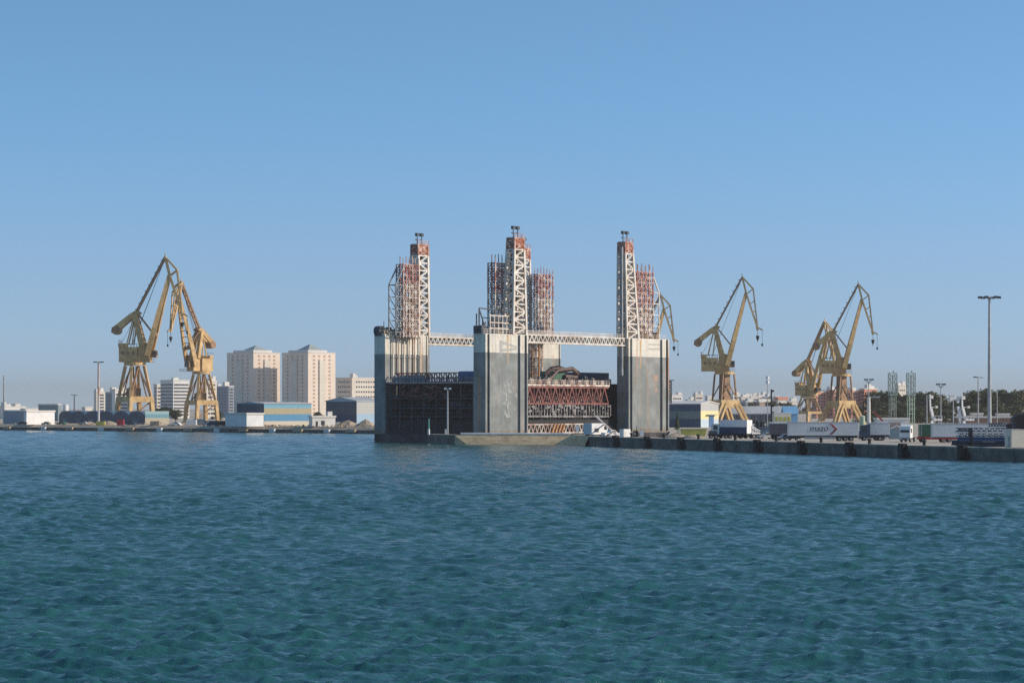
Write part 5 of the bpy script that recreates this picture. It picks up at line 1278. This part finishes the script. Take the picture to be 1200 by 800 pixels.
# pale fender blocks of the far quay
ld = (quay_left(400)-quay_left(0)).normalized(); lrz = math.atan2(ld.y, ld.x)
for i, px in enumerate([10, 53, 83, 120, 154, 189, 222, 256, 287, 321, 351, 385, 413]):
    p = quay_left(px); small = i % 2 == 1
    where = ['below the grey low shed', 'below the bright white store', 'below the left end of the arched warehouse', 'below the pinkish floodlight mast', 'below the right bays of the arched warehouse', 'below the striped warehouse end', 'below the ladder boom crane',
             'just right of the ladder boom crane', 'below the plain white box building', 'below the left half of the striped shed', 'below the right half of the striped shed', 'below the gabled shed left end', 'beside the floating dock'][i]
    w_ = 1.5 if small else 2.6
    o = empty('quay_fender_block', (p.x, p.y, 0), lrz, ('narrow white fender block ' if small else 'wide tan fender block ')+where, 'fender', 'pale fender blocks of the far quay')
    MB().box(-w_, w_, -1.3, -.4, .05 if small else .4, 1.62).build('block', M['white'] if small else M['pier_face'], o); MB().box(-w_*.6, w_*.6, -1.42, -1.303, .3 if small else .6, 1.3).build('face_plate', M['offwhite'] if small else M['concrete'], o)

# ------------------------------------------------------------------ clutter on the far quay
rd = MB(); q = random.Random(33)
for i in range(900):
    px = q.uniform(0, 436); p = quay_left(px); back = q.uniform(10.5, 48)
    if 262 < px < 395 and back > 13: back = q.uniform(10.5, 13)
    x = p.x+.68*back*.3+q.uniform(-2, 2); y_ = p.y+back; s = q.uniform(.2, .9)*(1.3 if px > 390 else 1)
    c = Vector((x, y_, GZ+s*.2)); pts = [c+Vector((q.uniform(-1, 1), q.uniform(-1, 1), q.uniform(-.4, .9)))*s for _ in range(4)]
    rd.add(pts, [(0,1,2),(0,2,3),(0,3,1),(1,3,2)])
tag(rd.build('rubble', M['dirt']), 'sandy rubble and debris strewn along the far quay', 'rubble', kind='stuff')
def heap(px, Y, w_, h, m, label):
    q = random.Random(int(px)); vs = []; fs = []; n = 14; rings = 5
    for j in range(rings):
        t = j/(rings-1); r_ = (1-t)**.8
        for i in range(n):
            a = 2*math.pi*i/n; k = r_*(1+q.uniform(-.18, .18)); vs.append((math.cos(a)*w_/2*k, math.sin(a)*w_/3*k, h*t*(1+q.uniform(-.1, .1))-(.3 if j == 0 else 0)))
    for j in range(rings-1):
        for i in range(n): fs.append((j*n+i, j*n+(i+1) % n, (j+1)*n+(i+1) % n, (j+1)*n+i))
    o = MB().add(vs, fs).build('spoil_heap', m); o.location = (gx(px, Y), Y, GZ); return tag(o, label, 'heap', 'heaps of sand and rubble')
heap(408, 985, 11, 2.6, M['dirt'], 'sandy rubble heap below the gabled shed'); heap(428, 975, 9, 3.0, M['dirt'], 'rubble heap nearest the floating dock'); heap(396, 1000, 7, 1.8, M['concrete'], 'pale rubble heap right of the low white building')
heap(128, 1075, 9, 1.9, M['dirt'], 'sandy heap at the foot of the pinkish floodlight mast'); heap(104, 1090, 8, 1.6, M['dirt'], 'sandy heap left of the pinkish floodlight mast'); heap(186, 1050, 8, 1.7, M['dirt'], 'tan heap before the striped warehouse end')
heap(205, 1045, 7, 1.5, M['concrete'], 'pale heap left of the ladder boom crane feet'); heap(792, 610, 8, 1.2, M['dirt'], 'low sandy mound right of the right dock tower'); heap(812, 607, 7, .9, M['dirt'], 'low sandy mound below the yellow skip')
def container(px, Y, L_, m, label, h=2.6, rz=0):
    o = empty('shipping_container', (gx(px, Y), Y, GZ), rz, label, 'container', 'containers on the far quay'); MB().box(0, L_, 0, 2.4, 0, h).build('shell', m, o)
    r_ = MB()
    for i in range(int(L_/.6)): r_.box(.15+i*.6, .4+i*.6, -.06, -.002, .1, h-.1)
    r_.build('rib', m, o); return o
container(137, 1050, 2.9, M['red'], 'small red container before the arched warehouse', 2.6); container(218, 1040, 4.4, M['white'], 'white container left of the ladder boom crane feet', 2.5)
container(226, 1075, 5.5, M['grey_steel'], 'grey container under the ladder boom crane', 2.7); container(176, 1045, 4, M['dirt'], 'tan container before the striped warehouse end', 1.9); container(112, 1062, 4, M['yellow'], 'yellow skip shaped container near the pinkish mast', 1.7)
car(242, 1010, R(-20), M['navy'], 'dark van parked between ladder boom crane and white box building', 'parked_van', True); car(252, 1006, R(-20), M['black'], 'black van parked next to the white box building', 'parked_van', True); car(236, 1030, R(-20), M['galv'], 'silver van parked under the ladder boom crane', 'parked_van', True)
car(66, 1085, R(-20), M['green'], 'dark green car beside the bright white store'); car(92, 1085, R(-30), M['galv'], 'silver car before the arched warehouse'); car(148, 1058, R(-25), M['navy'], 'dark blue car right of the small red container'); car(20, 1090, R(-20), M['black'], 'black car before the grey low shed'); car(48, 1082, R(-20), M['dirt'], 'tan car before the bright white store')
car(200, 1030, R(-20), M['white'], 'white car near the pale heap on the far quay')

# ------------------------------------------------------------------ haze
hz = MB(); hz.box(-2600, 2600, -130, 9000, -2.6, 92)
hm = bpy.data.materials.new('harbour_haze'); hm.use_nodes = True; hn = hm.node_tree
for n_ in list(hn.nodes):
    if n_.type != 'OUTPUT_MATERIAL': hn.nodes.remove(n_)
pv = hn.nodes.new('ShaderNodeVolumePrincipled'); pv.inputs['Color'].default_value = (.50, .45, .44, 1); pv.inputs['Density'].default_value = .00010; pv.inputs['Anisotropy'].default_value = .1
hn.links.new(pv.outputs['Volume'], [n_ for n_ in hn.nodes if n_.type == 'OUTPUT_MATERIAL'][0].inputs['Volume'])
tag(hz.build('haze', hm), 'thin blue sea haze over the harbour', 'haze', kind='stuff')
